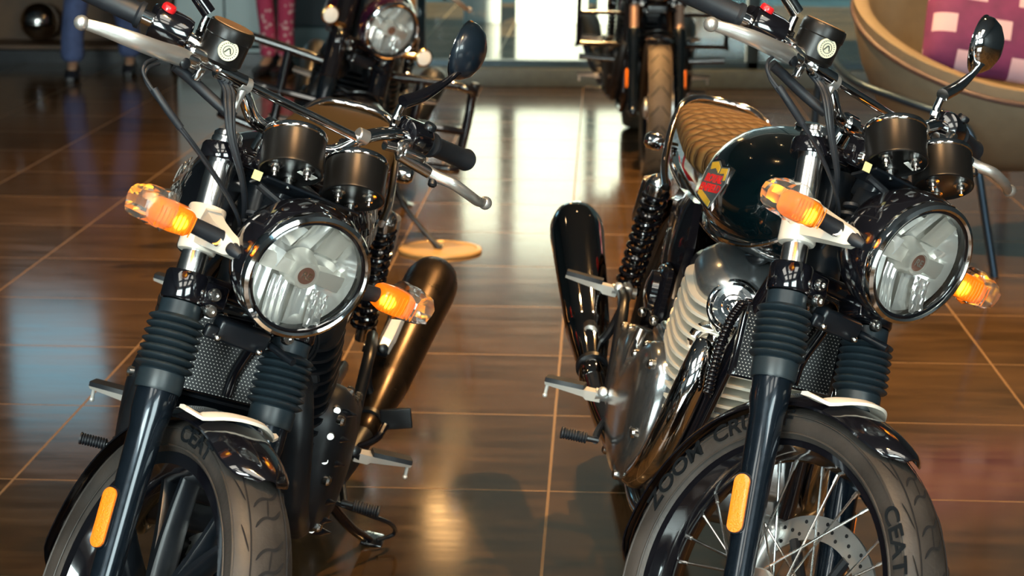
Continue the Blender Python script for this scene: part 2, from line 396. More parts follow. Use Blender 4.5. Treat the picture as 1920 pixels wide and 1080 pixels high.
def headlight(root, S, c, d, body, ring=CHROME, r=.0975):
    c = V(c); x, y, z = frame(d)   # z forward, x lateral, y up
    k = r/.0975
    def q(a, b, t): return c+x*a*k+y*b*k+z*t*k
    mb = MB(); mb.lathe(c, -z, [(.0955*k, -.002*k), (.1005*k, .012*k), (.103*k, .03*k), (.099*k, .058*k), (.086*k, .088*k), (.062*k, .112*k), (.03*k, .125*k), (0, .128*k)], 56, cap=False)
    shell = P('headlight_shell', mb, body, root, S)
    mb = MB(); mb.lathe(c, z, [(.0945*k, -.014*k), (.0998*k, -.008*k), (.1008*k, 0), (.0985*k, .008*k), (.0930*k, .011*k), (.0895*k, .009*k), (.0880*k, .003*k), (.0880*k, -.010*k)], 64, closed=True); P('bezel', mb, ring, shell)
    mb = MB(); mb.lathe(c, z, [(.0882*k, -.004*k), (.0882*k, .004*k), (.0845*k, .006*k), (.0835*k, .002*k), (.0835*k, -.01*k)], 64, closed=True); P('gasket', mb, GLOSS, shell)
    mb = MB(); mb.lathe(c, z, [(.086*k, .0), (.084*k, .0045*k), (.065*k, .010*k), (.035*k, .014*k), (0, .0155*k)], 48, cap=False); P('lens', mb, GLASS, shell)
    # reflector bowl built as stepped, separately curved facets
    D = .040
    mb = MB()
    def bowl(rr): return -.045*(1-(rr/.086)**2)-.004
    def patch(x0, x1, y0, y1, f, nx=10, ny=10, mi=0):
        mb.mi = mi; g = {}
        for i in range(nx+1):
            for j in range(ny+1):
                a = x0+(x1-x0)*i/nx; b = y0+(y1-y0)*j/ny; rr = math.hypot(a, b)
                if rr > .0845: a *= .0845/rr; b *= .0845/rr; rr = .0845
                g[i, j] = mb.bm.verts.new(q(a, b, f(a, b, i/nx, j/ny)))
        for i in range(nx):
            for j in range(ny): mb.face((g[i, j], g[i+1, j], g[i+1, j+1], g[i, j+1]))
    sph = lambda a, b, u, v: bowl(math.hypot(a, b))
    # backing bowl
    mb.mi = 0
    mb.lathe(c, -z, [(.086*k, .002*k), (.086*k, .006*k), (.075*k, .020*k), (.06*k, .034*k), (.04*k, .046*k), (.02*k, .052*k), (0, .053*k)], 48, cap=False)
    T = lambda tx, ty, b0: (lambda a, b, u, v: -.030+b0+(u-.5)*tx+(v-.5)*ty-.010*(1-(2*u-1)**2)*.6)
    # upper facets
    patch(-.070, -.030, .024, .064, T(.012, .024, .004), mi=0)
    patch(-.028, .006, .026, .084, T(-.010, .030, .010), mi=0)
    patch(.008, .044, .030, .080, T(.004, .020, .014), mi=1)
    patch(.046, .082, .030, .070, T(.010, .016, .012), mi=1)
    patch(.010, .050, .004, .028, T(.014, .014, .004), mi=0)
    patch(.050, .084, .002, .030, T(.020, .010, .010), mi=0)
    patch(-.084, -.046, -.006, .022, T(.020, .006, .012), mi=0)
    # lower facets
    fl = lambda a, b, u, v: bowl(math.hypot(a, b))*.75+.006+.004*abs(math.sin(a*260))
    fl2 = lambda a, b, u, v: bowl(math.hypot(a, b))*.75+.006+.004*abs(math.sin(a*260))*abs(math.sin(b*230))
    patch(-.040, .000, -.084, -.020, fl, 36, 12, mi=2)
    patch(-.084, -.044, -.070, -.012, T(.014, -.020, .010), mi=0)
    patch(.004, .034, -.080, -.022, T(-.012, -.020, .010), 8, 8, mi=0)
    patch(.036, .058, -.074, -.020, fl2, 16, 12, mi=2)
    patch(.060, .084, -.06, -.022, T(.014, -.016, .012), mi=1)
    P('reflector', mb, [REFLECT, REFLECTD, RFLUTE], shell, ang=20)
    # central bulb shield: hub with an arm to each side
    mb = MB(); mb.lathe(q(0, 0, -.036), z, [(.030*k, 0), (.026*k, .016*k), (.023*k, .022*k), (.022*k, .034*k), (.0195*k, .038*k), (.015*k, .0385*k), (.014*k, .036*k), (0, .036*k)], 36)
    for s in (-1, 1):
        rs = []
        for f in (0, .5, 1):
            xx = s*(.018+.052*f); h = .0145+.003*f; dd = -.012-.004*f
            rs.append([q(xx, h, dd-.014), q(xx, h*.75, dd), q(xx, 0, dd+.003), q(xx, -h*.75, dd), q(xx, -h, dd-.014)])
        mb.rings(rs)
    sh = P('bulb_shield', mb, REFLECTD, shell)
    mb = MB(); mb.text('RE', .015*k, lambda a, b, t: q(a/k, b/k, .0008+t/k), .0008, 1.0, .0005); P('lettering', mb, STEEL, sh)
    mb = MB(); mb.lathe(q(0, 0, -.0005), z, [(.0135*k, 0), (.0135*k, .0008), (0, .0008)], 24); P('badge', mb, mat_cached('hub_badge', (.32, .16, .12), .35, .6), sh)
    return shell
_mc = {}
def mat_cached(n, c, r, m, **k):
    if n not in _mc: _mc[n] = mat(n, c, r, m, **k)
    return _mc[n]

def turn_signal(root, S, c, s, wrap=True, name='turn_signal'):
    # amber lamp: rounded barrel lying sideways, facing forward
    c = V(c); mb = MB()
    rs = []
    for f, k in ((0, .55), (.05, .85), (.16, 1), (.5, 1.05), (.84, 1), (.95, .85), (1, .6)):
        y = c.y+s*(-.034+.064*f)
        rs.append([V((c.x+.024*k*sgnp(math.cos(t), .7)+.002, y, c.z+.0205*k*sgnp(math.sin(t), .6))) for t in [2*math.pi*i/24 for i in range(24)]])
    mb.rings(rs)
    lens = P(name, mb, AMB, root, S)
    mb = MB()
    for i in range(9):
        y = c.y+s*(-.028+.056*i/8)
        mb.tube([V((c.x+.0245+.0015, y, c.z+.016)), V((c.x+.0275, y, c.z)), V((c.x+.0255, y, c.z-.016))], .0011, 6, 4)
    P('lens_ribs', mb, AMB, lens)
    mb = MB(); mb.sphere(c+V((.010, -s*.013, -.002)), .0085, 12, (.8, 1.2, 1)); P('bulb_glow', mb, AMBGLOW, lens)
    mb = MB(); mb.cyl(c+V((.002, -s*.030, 0)), c+V((.008, -s*.088, -.004)), .0120, .0130, 20, .002); P('stalk', mb, RUB, lens)
    if wrap:
        mb = MB(); rs = []
        rnd = random.Random(3)
        for f in (0, .12, .3, .5, .7, .86, 1):
            y = c.y+s*(.006+.056*f); k = 1.24-.30*f*f
            rs.append([V((c.x+.027*k*math.cos(t)*(1+rnd.uniform(-.06, .06)), y+rnd.uniform(-.003, .003), c.z+.004+.024*k*math.sin(t)*(1+rnd.uniform(-.08, .08)))) for t in [2*math.pi*i/14 for i in range(14)]])
        mb.rings(rs, cap0=False); P('plastic_wrap', mb, WRAP, lens, label='clear crinkled plastic wrap over the amber lens', ang=5)
    return lens
def sgnp(v, p): return math.copysign(abs(v)**p, v)

def bike(label, group, px, py, yaw, lean, steer, st):
    M = Matrix.Translation((px, py, 0)) @ Matrix.Rotation(yaw, 4, 'Z') @ Matrix.Rotation(lean, 4, 'X') @ Matrix.Translation((-.7, 0, 0))
    root = thing('motorcycle', label, 'motorcycle', M, group)
    S = Matrix.Translation(A0) @ Matrix.Rotation(steer, 4, AXD) @ Matrix.Translation(-A0)
    chrome = st['chrome']; black = st['engine'] == 'black'
    PIPE = MATTE if black else CHROME; COVER = MATTE if black else POL; FINM = BLACK if black else FIN
    near = st.get('near', True)
    # ---- front end
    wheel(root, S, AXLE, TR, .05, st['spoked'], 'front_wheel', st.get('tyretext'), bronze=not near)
    fender(root, S, AXLE, TR+.022, R(69), R(197), .060, GLOSS)
    mb = MB()
    A = R(101)
    pts = []
    for j in range(25):
        t = j/24*2-1
        y = t*.082; r = TR+.030-.024*min(1, abs(y)/.062)**2.2 if abs(y) < .062 else TR+.006+(abs(y)-.062)*.15
        aa = A-.16*(1-t*t)
        pts.append(AXLE+V((math.cos(aa)*r, y, math.sin(aa)*r)))
    rs = []
    tn = V((-math.sin(A), 0, math.cos(A)))
    for p in pts:
        nn = (p-AXLE); nn.y = 0; nn.normalize(); wd = .011 if abs(p.y) > .06 else .0165
        rs.append([p-tn*wd, p+tn*wd, p+tn*wd+nn*.005, p+nn*.0075, p-tn*wd+nn*.005])
    mb.rings(rs); P('fender_brace', mb, CREAM if near else BLACK, root, S)
    for s in (-1, 1):
        y = s*.10
        top = legp(.957, y); ax = (legp(.9, y)-legp(.3, y)).normalized()
        # slider
        mb = MB()
        b0 = legp(.27, y)
        L = (legp(.612, y)-b0).length
        mb.lathe(b0, ax, [(.014, -.02), (.022, 0), (.0235, .03), (.0225, .06), (.0245, L*.55), (.0265, L-.085), (.0305, L-.062), (.031, L-.012), (.0285, L), (.015, L)], 32)
        mb.box(b0+V((0, 0, .0)), (.05, .028, .036), None, .008)
        sl = P('fork_slider', mb, FORK, root, S)
        if st['gaiter']:
            mb = MB(); g0 = legp(.606, y); g1 = legp(.706, y); GL = (g1-g0).length
            pr = [(.029, -.022), (.034, -.022), (.0355, -.018), (.0355, .006), (.033, .009)]
            n = 7
            for i in range(n):
                t0 = .009+(GL-.026)*i/n; dt = (GL-.026)/n
                for f in (.0, .1, .2, .3, .4, .5, .6, .7, .8, .9):
                    rr = .0325+.0115*(1-abs(2*f-1)**1.7) - .0016*i/n
                    pr.append((rr, t0+dt*f))
            pr += [(.031, GL-.016), (.031, GL+.004), (.028, GL+.006), (.021, GL+.006)]
            mb.lathe(g0, ax, pr, 40); P('fork_gaiter', mb, GAITER, root, S)
            mb = MB(); mb.cyl(legp(.70, y), top, .0205, seg=32); P('fork_tube', mb, TUBEC, root, S)
        else:
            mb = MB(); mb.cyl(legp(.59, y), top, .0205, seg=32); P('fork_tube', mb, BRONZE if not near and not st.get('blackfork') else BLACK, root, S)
            if st.get('blackfork'):
                mb = MB(); mb.cyl(legp(.60, y), legp(.90, y), .033, seg=32, bev=.003); P('fork_shroud', mb, GLOSS, root, S)
        mb = MB(); mb.lathe(top-ax*.022, ax, [(.0215, 0), (.0235, .003), (.0235, .012), (.022, .014), (.022, .02), (.019, .0235), (.01, .0235), (.009, .0215), (0, .0215)], 28); P('fork_cap', mb, SOFTCHROME if near else BLACK, root, S)
        # reflector on the outer face of the slider
        rc = legp(.405, s*.124); mb = MB()
        out = []
        for i in range(28):
            t = 2*math.pi*i/28; cx = .0125*math.cos(t); cz = .0125*math.sin(t)+(.032 if math.sin(t) > 0 else -.032)
            out.append((cx, cz))
        zz = ax; xx = V((zz.z, 0, -zz.x)); fwd = xx*(-s*-1)
        # frame facing outward and a little forward
        ux = (V((0, 1, 0)).cross(zz)).normalized(); uo = V((.42, s, 0)).normalized(); ux = zz.cross(uo).normalized()
        mb.prism(out, rc, ux, zz, .0075, 0, .002) if ux.cross(zz).dot(uo) > 0 else mb.prism(out, rc, -ux, zz, .0075, 0, .002)
        rf = P('side_reflector', mb, REFA, root, S)
        mb = MB(); out2 = [(a*1.14, b*1.05) for a, b in out]
        o2 = rc-uo*.004
        (mb.prism(out2, o2, ux, zz, .008) if ux.cross(zz).dot(uo) > 0 else mb.prism(out2, o2, -ux, zz, .008)); P('reflector_base', mb, BLACK, rf)
        if st.get('bracket', True):
            # bracket clamping the tube and reaching to the lamp side
            mb = MB(); b1 = legp(.784, y)
            mb.lathe(b1, ax, [(.0215, 0), (.028, 0), (.0295, .003), (.0285, .03), (.0285, .045), (.029, .066), (.0275, .070), (.0215, .070)], 32)
            # arm, loft from clamp to bolt
            rs = []
            for f in (0, .2, .45, .7, .9, 1):
                cx = 1.185+.125*f; cz = .824+.008*f; h = .033*(1-f)+.0135*f; yo = s*(.103+.010*math.sin(math.pi*f)); th = .012-.004*f
                if f == 1: h *= .7; cx += .0
                rs.append([V((cx, yo-th*s, cz+h)), V((cx, yo+th*s, cz+h*.85)), V((cx, yo+th*s*1.25, cz)), V((cx, yo+th*s, cz-h*.85)), V((cx, yo-th*s, cz-h))])
            mb.rings(rs)
            br = P('lamp_bracket', mb, CREAM, root, S, label='cream painted metal bracket')
            mb = MB(); mb.lathe(V((1.279, s*.119, .830)), V((.6, s, .2)), [(.0085, 0), (.009, .006), (.0075, .010), (.004, .010), (.0035, .006), (0, .006)], 20); P('bolt', mb, STEEL, br)
            mb = MB(); mb.lathe(V((1.303, s*.107, .832)), V((1, -s*.35, -.1)), [(.010, -.004), (.011, .002), (.008, .014), (.005, .020)], 20); P('rubber_bush', mb, RUB, br)
            turn_signal(root, S, (1.268, s*.204, .838), s, st.get('wrap', True))
    # yokes
    for nm, z, th, bolts in (('lower_yoke', .732, .044, True), ('upper_yoke', .925, .026, False)):
        mb = MB()
        p = legp(z, 0)
        for s in (-1, 1):
            q = legp(z, s*.10); mb.lathe(q-AXD*(th/2), AXD, [(.0215, 0), (.0325, 0), (.0345, .004), (.0345, th-.004), (.0325, th), (.0215, th)], 32)
            mb.box(legp(z, s*.066)+V((.004, 0, 0)), (.052, .05, th*.86), Matrix.Rotation(-RAKE, 3, 'Y'), .006)
        mb.box(p-V((.035, 0, .0)), (.085, .15, th*.7), Matrix.Rotation(-RAKE, 3, 'Y'), .008)
        yk = P(nm, mb, GLOSS, root, S)
        if bolts:
            for s in (-1, 1):
                for dz in (-.012, .013):
                    mb = MB(); o = legp(z+dz*.92, s*.070)+V((.036, 0, 0)); mb.lathe(o, (1, 0, .3), [(.0100, 0), (.0104, .006), (.0085, .010), (.004, .0102), (.0035, .007), (0, .007)], 20); P('pinch_bolt', mb, STEEL, yk)
            mb = MB(); mb.box(V((1.25, .0, .70)), (.03, .09, .035), None, .006); mb.cyl((1.25, .055, .70), (1.30, .075, .70), .006); mb.box((1.262, -.055, .694), (.014, .02, .02), None, .004); P('lamp_lower_mount', mb, BLACK, yk)
            for yy in (-.045, .03):
                mb = MB(); mb.sphere((1.272, yy, .690), .0055, 10); P('bolt', mb, STEEL, yk)
    mb = MB(); mb.cyl(A0+AXD*.78, A0+AXD*1.06, .022, seg=24, bev=.003); P('steering_stem', mb, BLACK, root, S)
    mb = MB(); mb.cyl(A0+AXD*.80, A0+AXD*.995, .032, seg=28, bev=.004); P('head_tube', mb, BLACK, root)
    # ---- headlight, gauges
    headlight(root, S, (1.343, 0, .842), (math.cos(R(st.get('tilt', -4))), 0, math.sin(R(st.get('tilt', -4)))), st['lampbody'])
    gax = V((-math.sin(R(38)), 0, math.cos(R(38))))
    if near:
        for i, s in enumerate((-1, 1)):
            g = V((1.246, s*.0575, .985)); mb = MB()
            mb.lathe(g-gax*.030, gax, [(0, .004), (.040, .004), (.043, .002), (.0455, 0), (.0478, .001), (.0478, .004), (.0470, .006), (.0470, .054), (.040, .054)], 48)
            gh = P('gauge_housing', mb, SATGAUGE, root, S)
            mb = MB(); mb.lathe(g+gax*.024, gax, [(.0460, 0), (.0482, .002), (.0486, .006), (.0465, .010), (.0430, .009), (.0430, .002)], 48, closed=True); P('gauge_bezel', mb, CHROME, gh)
            mb = MB(); mb.lathe(g+gax*.026, gax, [(.0435, 0), (.0435, .004), (0, .004)], 40); P('gauge_glass', mb, GLOSS, gh)
            for a in (0, 2.1, 4.2):
                x, y, z = frame(gax); o = g-gax*.026+x*.027*math.cos(a)+y*.027*math.sin(a)
                mb = MB(); mb.lathe(o, -gax, [(.011, -.006), (.011, .003), (.0065, .004), (.0058, .012), (.003, .013), (.003, .019), (0, .019)], 14); P('gauge_stud', mb, STEEL, gh)
            if s < 0:
                o = g-gax*.0275+V((.010, .022, .006)); mb = MB(); mb.box(o, (.013, .030, .0012), Matrix.Rotation(R(-38), 3, 'Y') @ Matrix.Rotation(R(12), 3, 'Z'), 0); stk = P('sticker', mb, STICK, gh, label='white paper sticker')
                mb = MB(); mb.box(g+V((.005, -.040, -.048)), (.003, .014, .014), Matrix.Rotation(R(-10), 3, 'Y'), 0); P('tag', mb, YSTICK, gh, label='pale yellow paper tag')
        mb = MB(); mb.box((1.235, 0, .930), (.05, .17, .005), Matrix.Rotation(R(-30), 3, 'Y'), .002); mb.box((1.20, 0, .915), (.05, .07, .05), None, .008)
        mb.tube([(1.255, -.09, .925), (1.275, -.04, .912), (1.285, .02, .905), (1.275, .09, .912)], .006, 8); P('gauge_bracket', mb, BLACK, root, S)
        mb = MB(); mb.box((1.215, 0, .880), (.055, .075, .06), None, .01); mb.box((1.23, 0, .855), (.03, .11, .012), None, .004); P('wiring_cover', mb, MATTE, root, S)
        mb = MB()
        for z in (.87, .855, .84): mb.lathe((1.215, -.052, z), AXD, [(.006, 0), (.013, .002), (.013, .007), (.006, .009)], 16)
        P('cable_boot', mb, RUB, root, S)
        for i, z in enumerate((.872, .858, .844)):
            mb = MB(); mb.cyl((1.235, -.045, z), (1.235, -.028, z), .003, seg=10); P('clip', mb, STEEL, root, S)
    # ---- handlebar
    hb = [(1.105, 0, .985), (1.107, .04, .985), (1.113, .075, .993), (1.108, .105, 1.020), (1.092, .140, 1.040), (1.072, .190, 1.055), (1.045, .250, 1.058), (1.005, .335, 1.054), (.980, .388, 1.052)]
    full = [V((x, -y, z)) for x, y, z in hb[:0:-1]]+[V(p) for p in hb]
    mb = MB(); mb.tube(full, .0112, 16); hbp = P('handlebar', mb, chrome, root, S)
    for s in (-1, 1):
        mb = MB(); mb.cyl((1.10, s*.033, .945), (1.105, s*.033, .995), .015, seg=20, bev=.003); mb.cyl((1.106, s*.033-.013, .985), (1.106, s*.033+.013, .985), .019, seg=20, bev=.003); P('riser', mb, chrome, root, S)
        g0 = V((1.038, s*.275, 1.0575)); g1 = V((.979, s*.395, 1.052)); L = (g1-g0).length; mb = MB()
        pr = [(.012, 0), (.021, 0), (.0215, .006), (.0175, .010)]+[(.0172, .012+.001*0), (.0172, L-.008), (.0195, L-.004), (.0185, L), (.012, L)]
        mb.lathe(g0, g1-g0, pr, 24); gr = P('grip', mb, RUB, root, S)
        mb = MB(); mb.lathe(g1, g1-g0, [(.0145, 0), (.0148, .003), (.010, .005), (0, .005)], 20); P('bar_end', mb, chrome, gr)
        a = V((1.066, s*.205, 1.056)); b = V((1.038, s*.268, 1.058)); mb = MB(); mb.lathe(a, b-a, [(.016, 0), (.0245, .003), (.0265, .012), (.0265, .05), (.0235, .058), (.016, .060)], 26, ell=(1, 1.15))
        mb.box((a+b)/2+V((-.02, 0, .012)), (.03, .045, .03), None, .008); sw = P('switch_housing', mb, GLOSS, root, S)
        mb = MB(); mb.lathe((a+b)/2+V((.004, s*.014, .026)), (0.2, 0, 1), [(.011, 0), (.011, .006), (.009, .009), (0, .009)], 18); P('switch_button', mb, REDM if s < 0 else BLACK, sw)
        if s > 0:
            mb = MB(); mb.lathe(V((1.098, .195, 1.040)), V((.8, .3, .1)), [(.016, 0), (.017, .006), (.014, .008), (.014, .012), (.009, .014), (0, .014)], 22); mb.cyl((1.105, .16, 1.035), (1.10, .20, 1.04), .008, seg=14); P('cable_adjuster', mb, STEEL, sw)
        # perch and lever
        ys = -1 if s < 0 else 1
        if s < 0:
            mb = MB(); mb.box((1.100, -.188, 1.045), (.03, .060, .026), None, .009); mb.box((1.117, -.215, 1.036), (.034, .034, .022), None, .008); mb.box((1.118, -.190, 1.022), (.012, .012, .022), None, .003); P('lever_perch', mb, SOFTCHROME, root, S)
            lp = [(1.118, -.200, 1.036), (1.130, -.235, 1.036), (1.142, -.275, 1.034), (1.143, -.320, 1.032), (1.132, -.355, 1.028), (1.118, -.388, 1.022)]
            mb = MB(); mb.tube(lp, [.010, .0145, .0135, .0125, .0105, .008], 14, flat=.62, flatdir=(1, .2, 0)); mb.sphere(lp[-1], .0115, 14)
            lv = P('brake_lever', mb, SILV, root, S); mb = MB(); mb.lathe((1.134, -.226, 1.030), (1, .1, .25), [(.008, 0), (.0085, .005), (.005, .007), (0, .007)], 18); P('pivot_bolt', mb, BLACK, lv)
        else:
            mb = MB(); mb.box((1.100, .215, 1.035), (.030, .05, .024), None, .008); mb.cyl((1.105, .19, 1.03), (1.112, .255, 1.024), .010, seg=16, bev=.002); P('lever_perch', mb, SOFTCHROME, root, S)
            lp = [(1.105, .235, 1.030), (1.118, .262, 1.024), (1.135, .290, 1.026), (1.136, .325, 1.020), (1.122, .358, 1.014), (1.105, .384, 1.014)]
            mb = MB(); mb.tube(lp, [.008, .010, .0095, .009, .0085, .0075], 14, flat=.7, flatdir=(1, -.2, 0)); mb.sphere(lp[-1], .0115, 14)
            lv = P('clutch_lever', mb, SILV, root, S); mb = MB(); mb.lathe((1.120, .263, 1.014), (.6, 0, -1), [(.007, -.004), (.0075, .006), (.005, .009), (0, .009)], 18); P('pivot_bolt', mb, BLACK, lv)
        # mirror
        mb = MB(); mb.tube([(1.060, s*.186, 1.062), (1.052, s*.187, 1.078), (1.050, s*.187, 1.098)], .0065, 14); mb.cyl((1.056, s*.187, 1.066), (1.055, s*.187, 1.074), .009, seg=6)
        mi = P('mirror', mb, chrome if near else BLACK, root, S)
        mb = MB(); mb.tube([(1.050, s*.187, 1.104), (1.035, s*.225, 1.128), (1.018, s*.262, 1.162), (1.010, s*.277, 1.182), (1.004, s*.289, 1.190), (.998, s*.290, 1.204)], [.0115, .0105, .0060, .0058, .0065, .0065], 14); P('mirror_arm', mb, GLOSS if st.get('mirror') != 'chrome' else CHROME, mi)
        mb = MB(); d = V((.92, -s*.30+(st.get('mirturn', 0) if s > 0 else 0), .18)).normalized(); mb.lathe(V((.985, s*.292, 1.219)), d, [(.052, -.010), (.0545, -.004), (.053, .003), (.043, .016), (.026, .025), (0, .029)], 44, ell=(1, .92)); ms = P('mirror_shell', mb, MIRB if st.get('mirror') != 'chrome' else CHROME, mi)
        mb = MB(); mb.lathe(V((.985, s*.292, 1.219)), d, [(.0515, -.0115), (.0515, -.0100), (0, -.0100)], 40); P('mirror_glass', mb, CHROME, ms)
    if near:
        mb = MB(); mb.cyl((1.112, -.165, 1.038), (1.112, -.112, 1.036), .0125, seg=18, bev=.002); mb.cyl((1.112, -.112, 1.036), (1.112, .112, 1.028), .0070, seg=16); xb = P('crossbar', mb, chrome, root, S)
        for s in (-1, 1):
            mb = MB(); mb.cyl((1.112, s*.112-.010, 1.034), (1.112, s*.112+.010, 1.034), .0125, seg=20, bev=.002)
            mb.tube([(1.115, s*.112, 1.030), (1.118, s*.112, 1.005), (1.12, s*.112, .985)] if s < 0 else [(1.115, .112, 1.030), (1.112, .110, 1.02)], [.0075, .005, .0055], 12, 4); P('crossbar_clamp', mb, SILV, xb)
        # brake fluid reservoir
        c0 = V((1.095, -.160, 1.050)); ad = V((.02, -.05, 1)).normalized(); mb = MB()
        mb.lathe(c0, ad, [(.018, -.006), (.030, -.004), (.0345, .002), (.0345, .036), (.0362, .038), (.0362, .052), (.0345, .056), (.030, .057), (0, .057)], 44); rv = P('brake_reservoir', mb, SATGAUGE, root, S)
        mb = MB(); mb.lathe(c0+ad*.057, ad, [(.0315, 0), (.031, .0015), (0, .0018)], 40); P('reservoir_cap', mb, CAPBR, rv)
        d = V((.93, -.22, .02)).normalized(); o = c0+ad*.022+d*.0335; mb = MB(); mb.lathe(o, d, [(.0155, -.002), (.0155, .0018), (.0148, .0024), (.0125, .0022), (.0125, .0016), (0, .0016)], 32); P('round_badge', mb, mat_cached('badge_cream', (.62, .62, .48), .4, .2), rv)
        x, y, z = frame(d); mb = MB()
        for i in range(22):
            a = 2*math.pi*i/22; mb.box(o+d*.0020+x*.0118*math.cos(a)+y*.0118*math.sin(a), (.0012, .0012, .0012))
        mb.lathe(o+d*.0016, d, [(.008, 0), (.008, .0008), (.0072, .0008), (.0072, 0)], 24, closed=True); mb.tube([o+d*.002+x*-.005+y*-.004, o+d*.0025+x*.0+y*.004, o+d*.002+x*.005+y*-.003], .001, 6); P('emblem', mb, mat_cached('badge_ink', (.05, .06, .05), .4, .1), rv)
        # cables
        CB = RUB
        for off in (0, .010):
            pts = [(1.14, -.270, 1.022), (1.160, -.292, 1.010), (1.172, -.289, .994), (1.20, -.253, .97), (1.22, -.187, .934), (1.22, -.106, .885), (1.205, -.060, .845), (1.19, -.05, .80)]
            pts = [V(p)+V((.003*(off > 0), off*.45, -off*.55)) for p in pts]
            mb = MB(); mb.tube(pts, .0028, 10); cc = P('brake_hose', mb, CB, root, S)
            if not off:
                mb = MB(); mb.tube([V((1.185, -.274, .985)), V((1.2, -.253, .97)), V((1.212, -.222, .952))], .0058, 12); P('hose_sleeve', mb, CB, cc)
        for k, (dx, r) in enumerate(((0, .0048), (.008, .0034), (-.008, .0030))):
            pts = [(1.10, -.150, 1.030), (1.125, -.138, 1.018), (1.15, -.137, 1.0), (1.17, -.120, .96), (1.18, -.078, .909), (1.17, -.045, .865), (1.15, -.017, .82)]
            pts = [V(p)+V((0, dx*(.5+.35*math.sin(i*1.1)), dx*.2)) for i, p in enumerate(pts)]
            mb = MB(); mb.tube(pts, r, 10); P('control_cable', mb, CB, root, S)
        mb = MB(); mb.tube([(1.085, -.215, 1.014), (1.09, -.19, 1.008), (1.10, -.165, 1.0), (1.115, -.14, .992), (1.135, -.115, .985)], .0085, 12); P('throttle_cable_sleeve', mb, RUB, root, S)
        mb = MB(); mb.tube([(1.105, .085, 1.015), (1.15, .10, .99), (1.17, .06, .96), (1.15, .02, .93)], .0042, 10); P('clutch_cable', mb, RUB, root, S)
        # ignition barrel and indicator between cap and gauges
        mb = MB(); mb.box((1.175, -.045, .955), (.05, .04, .05), None, .01); mb.cyl((1.165, -.020, .95), (1.155, -.020, .998), .020, seg=22, bev=.004); P('ignition_barrel', mb, GLOSS, root, S)
        mb = MB(); mb.lathe((1.196, -.060, .948), (1, -.1, .2), [(.010, 0), (.010, .010), (.0085, .012), (.0075, .010), (0, .010)], 22); P('stem_bolt', mb, STEEL, root, S)
    # ---- tank
    # (x, halfwidth, zbottom, ztop)
    secs = [(1.118, .030, .815, .875), (1.112, .058, .785, .897), (1.095, .092, .758, .915), (1.06, .120, .738, .930), (1.00, .145, .725, .941), (.93, .160, .718, .946), (.86, .166, .718, .945),
            (.79, .160, .722, .936), (.72, .147, .730, .918), (.66, .128, .742, .894), (.60, .102, .758, .868), (.555, .070, .775, .845), (.54, .03, .79, .825)]
    rs = []; NS = 40
    for x, hw, zb, zt in secs:
        zc = zb+(zt-zb)*.42; ring = []
        for i in range(NS):
            t = 2*math.pi*i/NS; cx = math.cos(t); sx = math.sin(t)
            yy = hw*sgnp(cx, .80); zz = zc+(sgnp(sx, .82)*(zt-zc) if sx > 0 else sgnp(sx, .80)*(zc-zb))
            if sx > 0: yy *= 1-.12*sx
            ring.append(V((x, yy, zz)))
        rs.append(ring)
    # smooth along x
    fine = []
    for j in range(NS):
        fine.append(catmull([r[j] for r in rs], 4))
    rs = [[fine[j][i] for j in range(NS)] for i in range(len(fine[0]))]
    mb = MB(); mb.rings(rs); tank = P('fuel_tank', mb, st['tank'], root, ang=60)
    mb = MB(); mb.lathe((.86, 0, .942), (0, 0, 1), [(.036, 0), (.038, .006), (.034, .012), (.02, .015), (0, .016)], 32); P('fuel_cap', mb, chrome, tank)
    # seam along the bottom
    mb = MB(); seam = []
    for s in (-1, 1):
        seam = [V((x, s*hw*.86, zb+(zt-zb)*.10)) for x, hw, zb, zt in secs[1:-2]]
        mb.tube(seam, .0045, 8, 4)
    P('tank_seam', mb, chrome if not black else BLACK, tank)
    if near and black:
        for s in (-1, 1):
            mb = MB()
            def fn(a, b, t, s=s):
                x = .905-s*a
                z = .835+b
                # lie on the tank flank
                hw = .1655
                zc = .815; k = max(0, (z-zc)/.13); yy = hw*(1-.33*k**2.0)-.012*max(0, (x-.93)/.07)**2-.0
                return V((x, s*(yy+.0032+t), z))
            mb.text('ROYAL', .036, lambda a, b, t: fn(a, b+.018, t), .001, 1.0, .0003); mb.text('ENFIELD', .036, lambda a, b, t: fn(a, b-.018, t), .001, 1.0, .0003)
            P('tank_lettering', mb, LETTER, tank)
    if st.get('shield'):
        for s in (-1, 1):
            o = V((.940, s*.1625, .826)); ux = (V((-s*.955, .30, 0)) if s < 0 else V((-.955, .30, 0))).normalized(); uy = V((0, -s*.20, 1)).normalized(); uy = (uy-ux*uy.dot(ux)).normalized()
            sh = [(-.030, .034), (-.010, .040), (.004, .032), (.030, .036), (.040, .010), (.030, -.014), (.020, -.040), (-.012, -.034), (-.036, -.028), (-.040, 0)]
            mb = MB(); mb.prism([(a*1.08, b*1.08) for a, b in sh], o-V((0, s*.006, 0)), ux, uy, .0075); bd = P('tank_badge', mb, CHROME, tank, label='shield badge with a grey field, gold wings and red lettering')
            mb = MB(); mb.prism(sh, o-V((0, s*.005, 0)), ux, uy, .0078); P('badge_field', mb, BADG, bd)
            mb = MB()
            for pts in ([(-.030, .032), (-.010, .038), (.004, .030), (.004, .020), (-.010, .026), (-.026, .020)], [(.010, .030), (.030, .034), (.036, .014), (.030, .012), (.026, .024), (.010, .020)], [(.018, -.038), (-.010, -.032), (-.034, -.026), (-.036, -.012), (-.028, -.010), (-.024, -.018), (-.006, -.022), (.018, -.028)]):
                mb.prism(pts, o-V((0, s*.0045, 0)), ux, uy, .0082)
            P('badge_wings', mb, BADY, bd)
            mb = MB()
            n = ux.cross(uy)
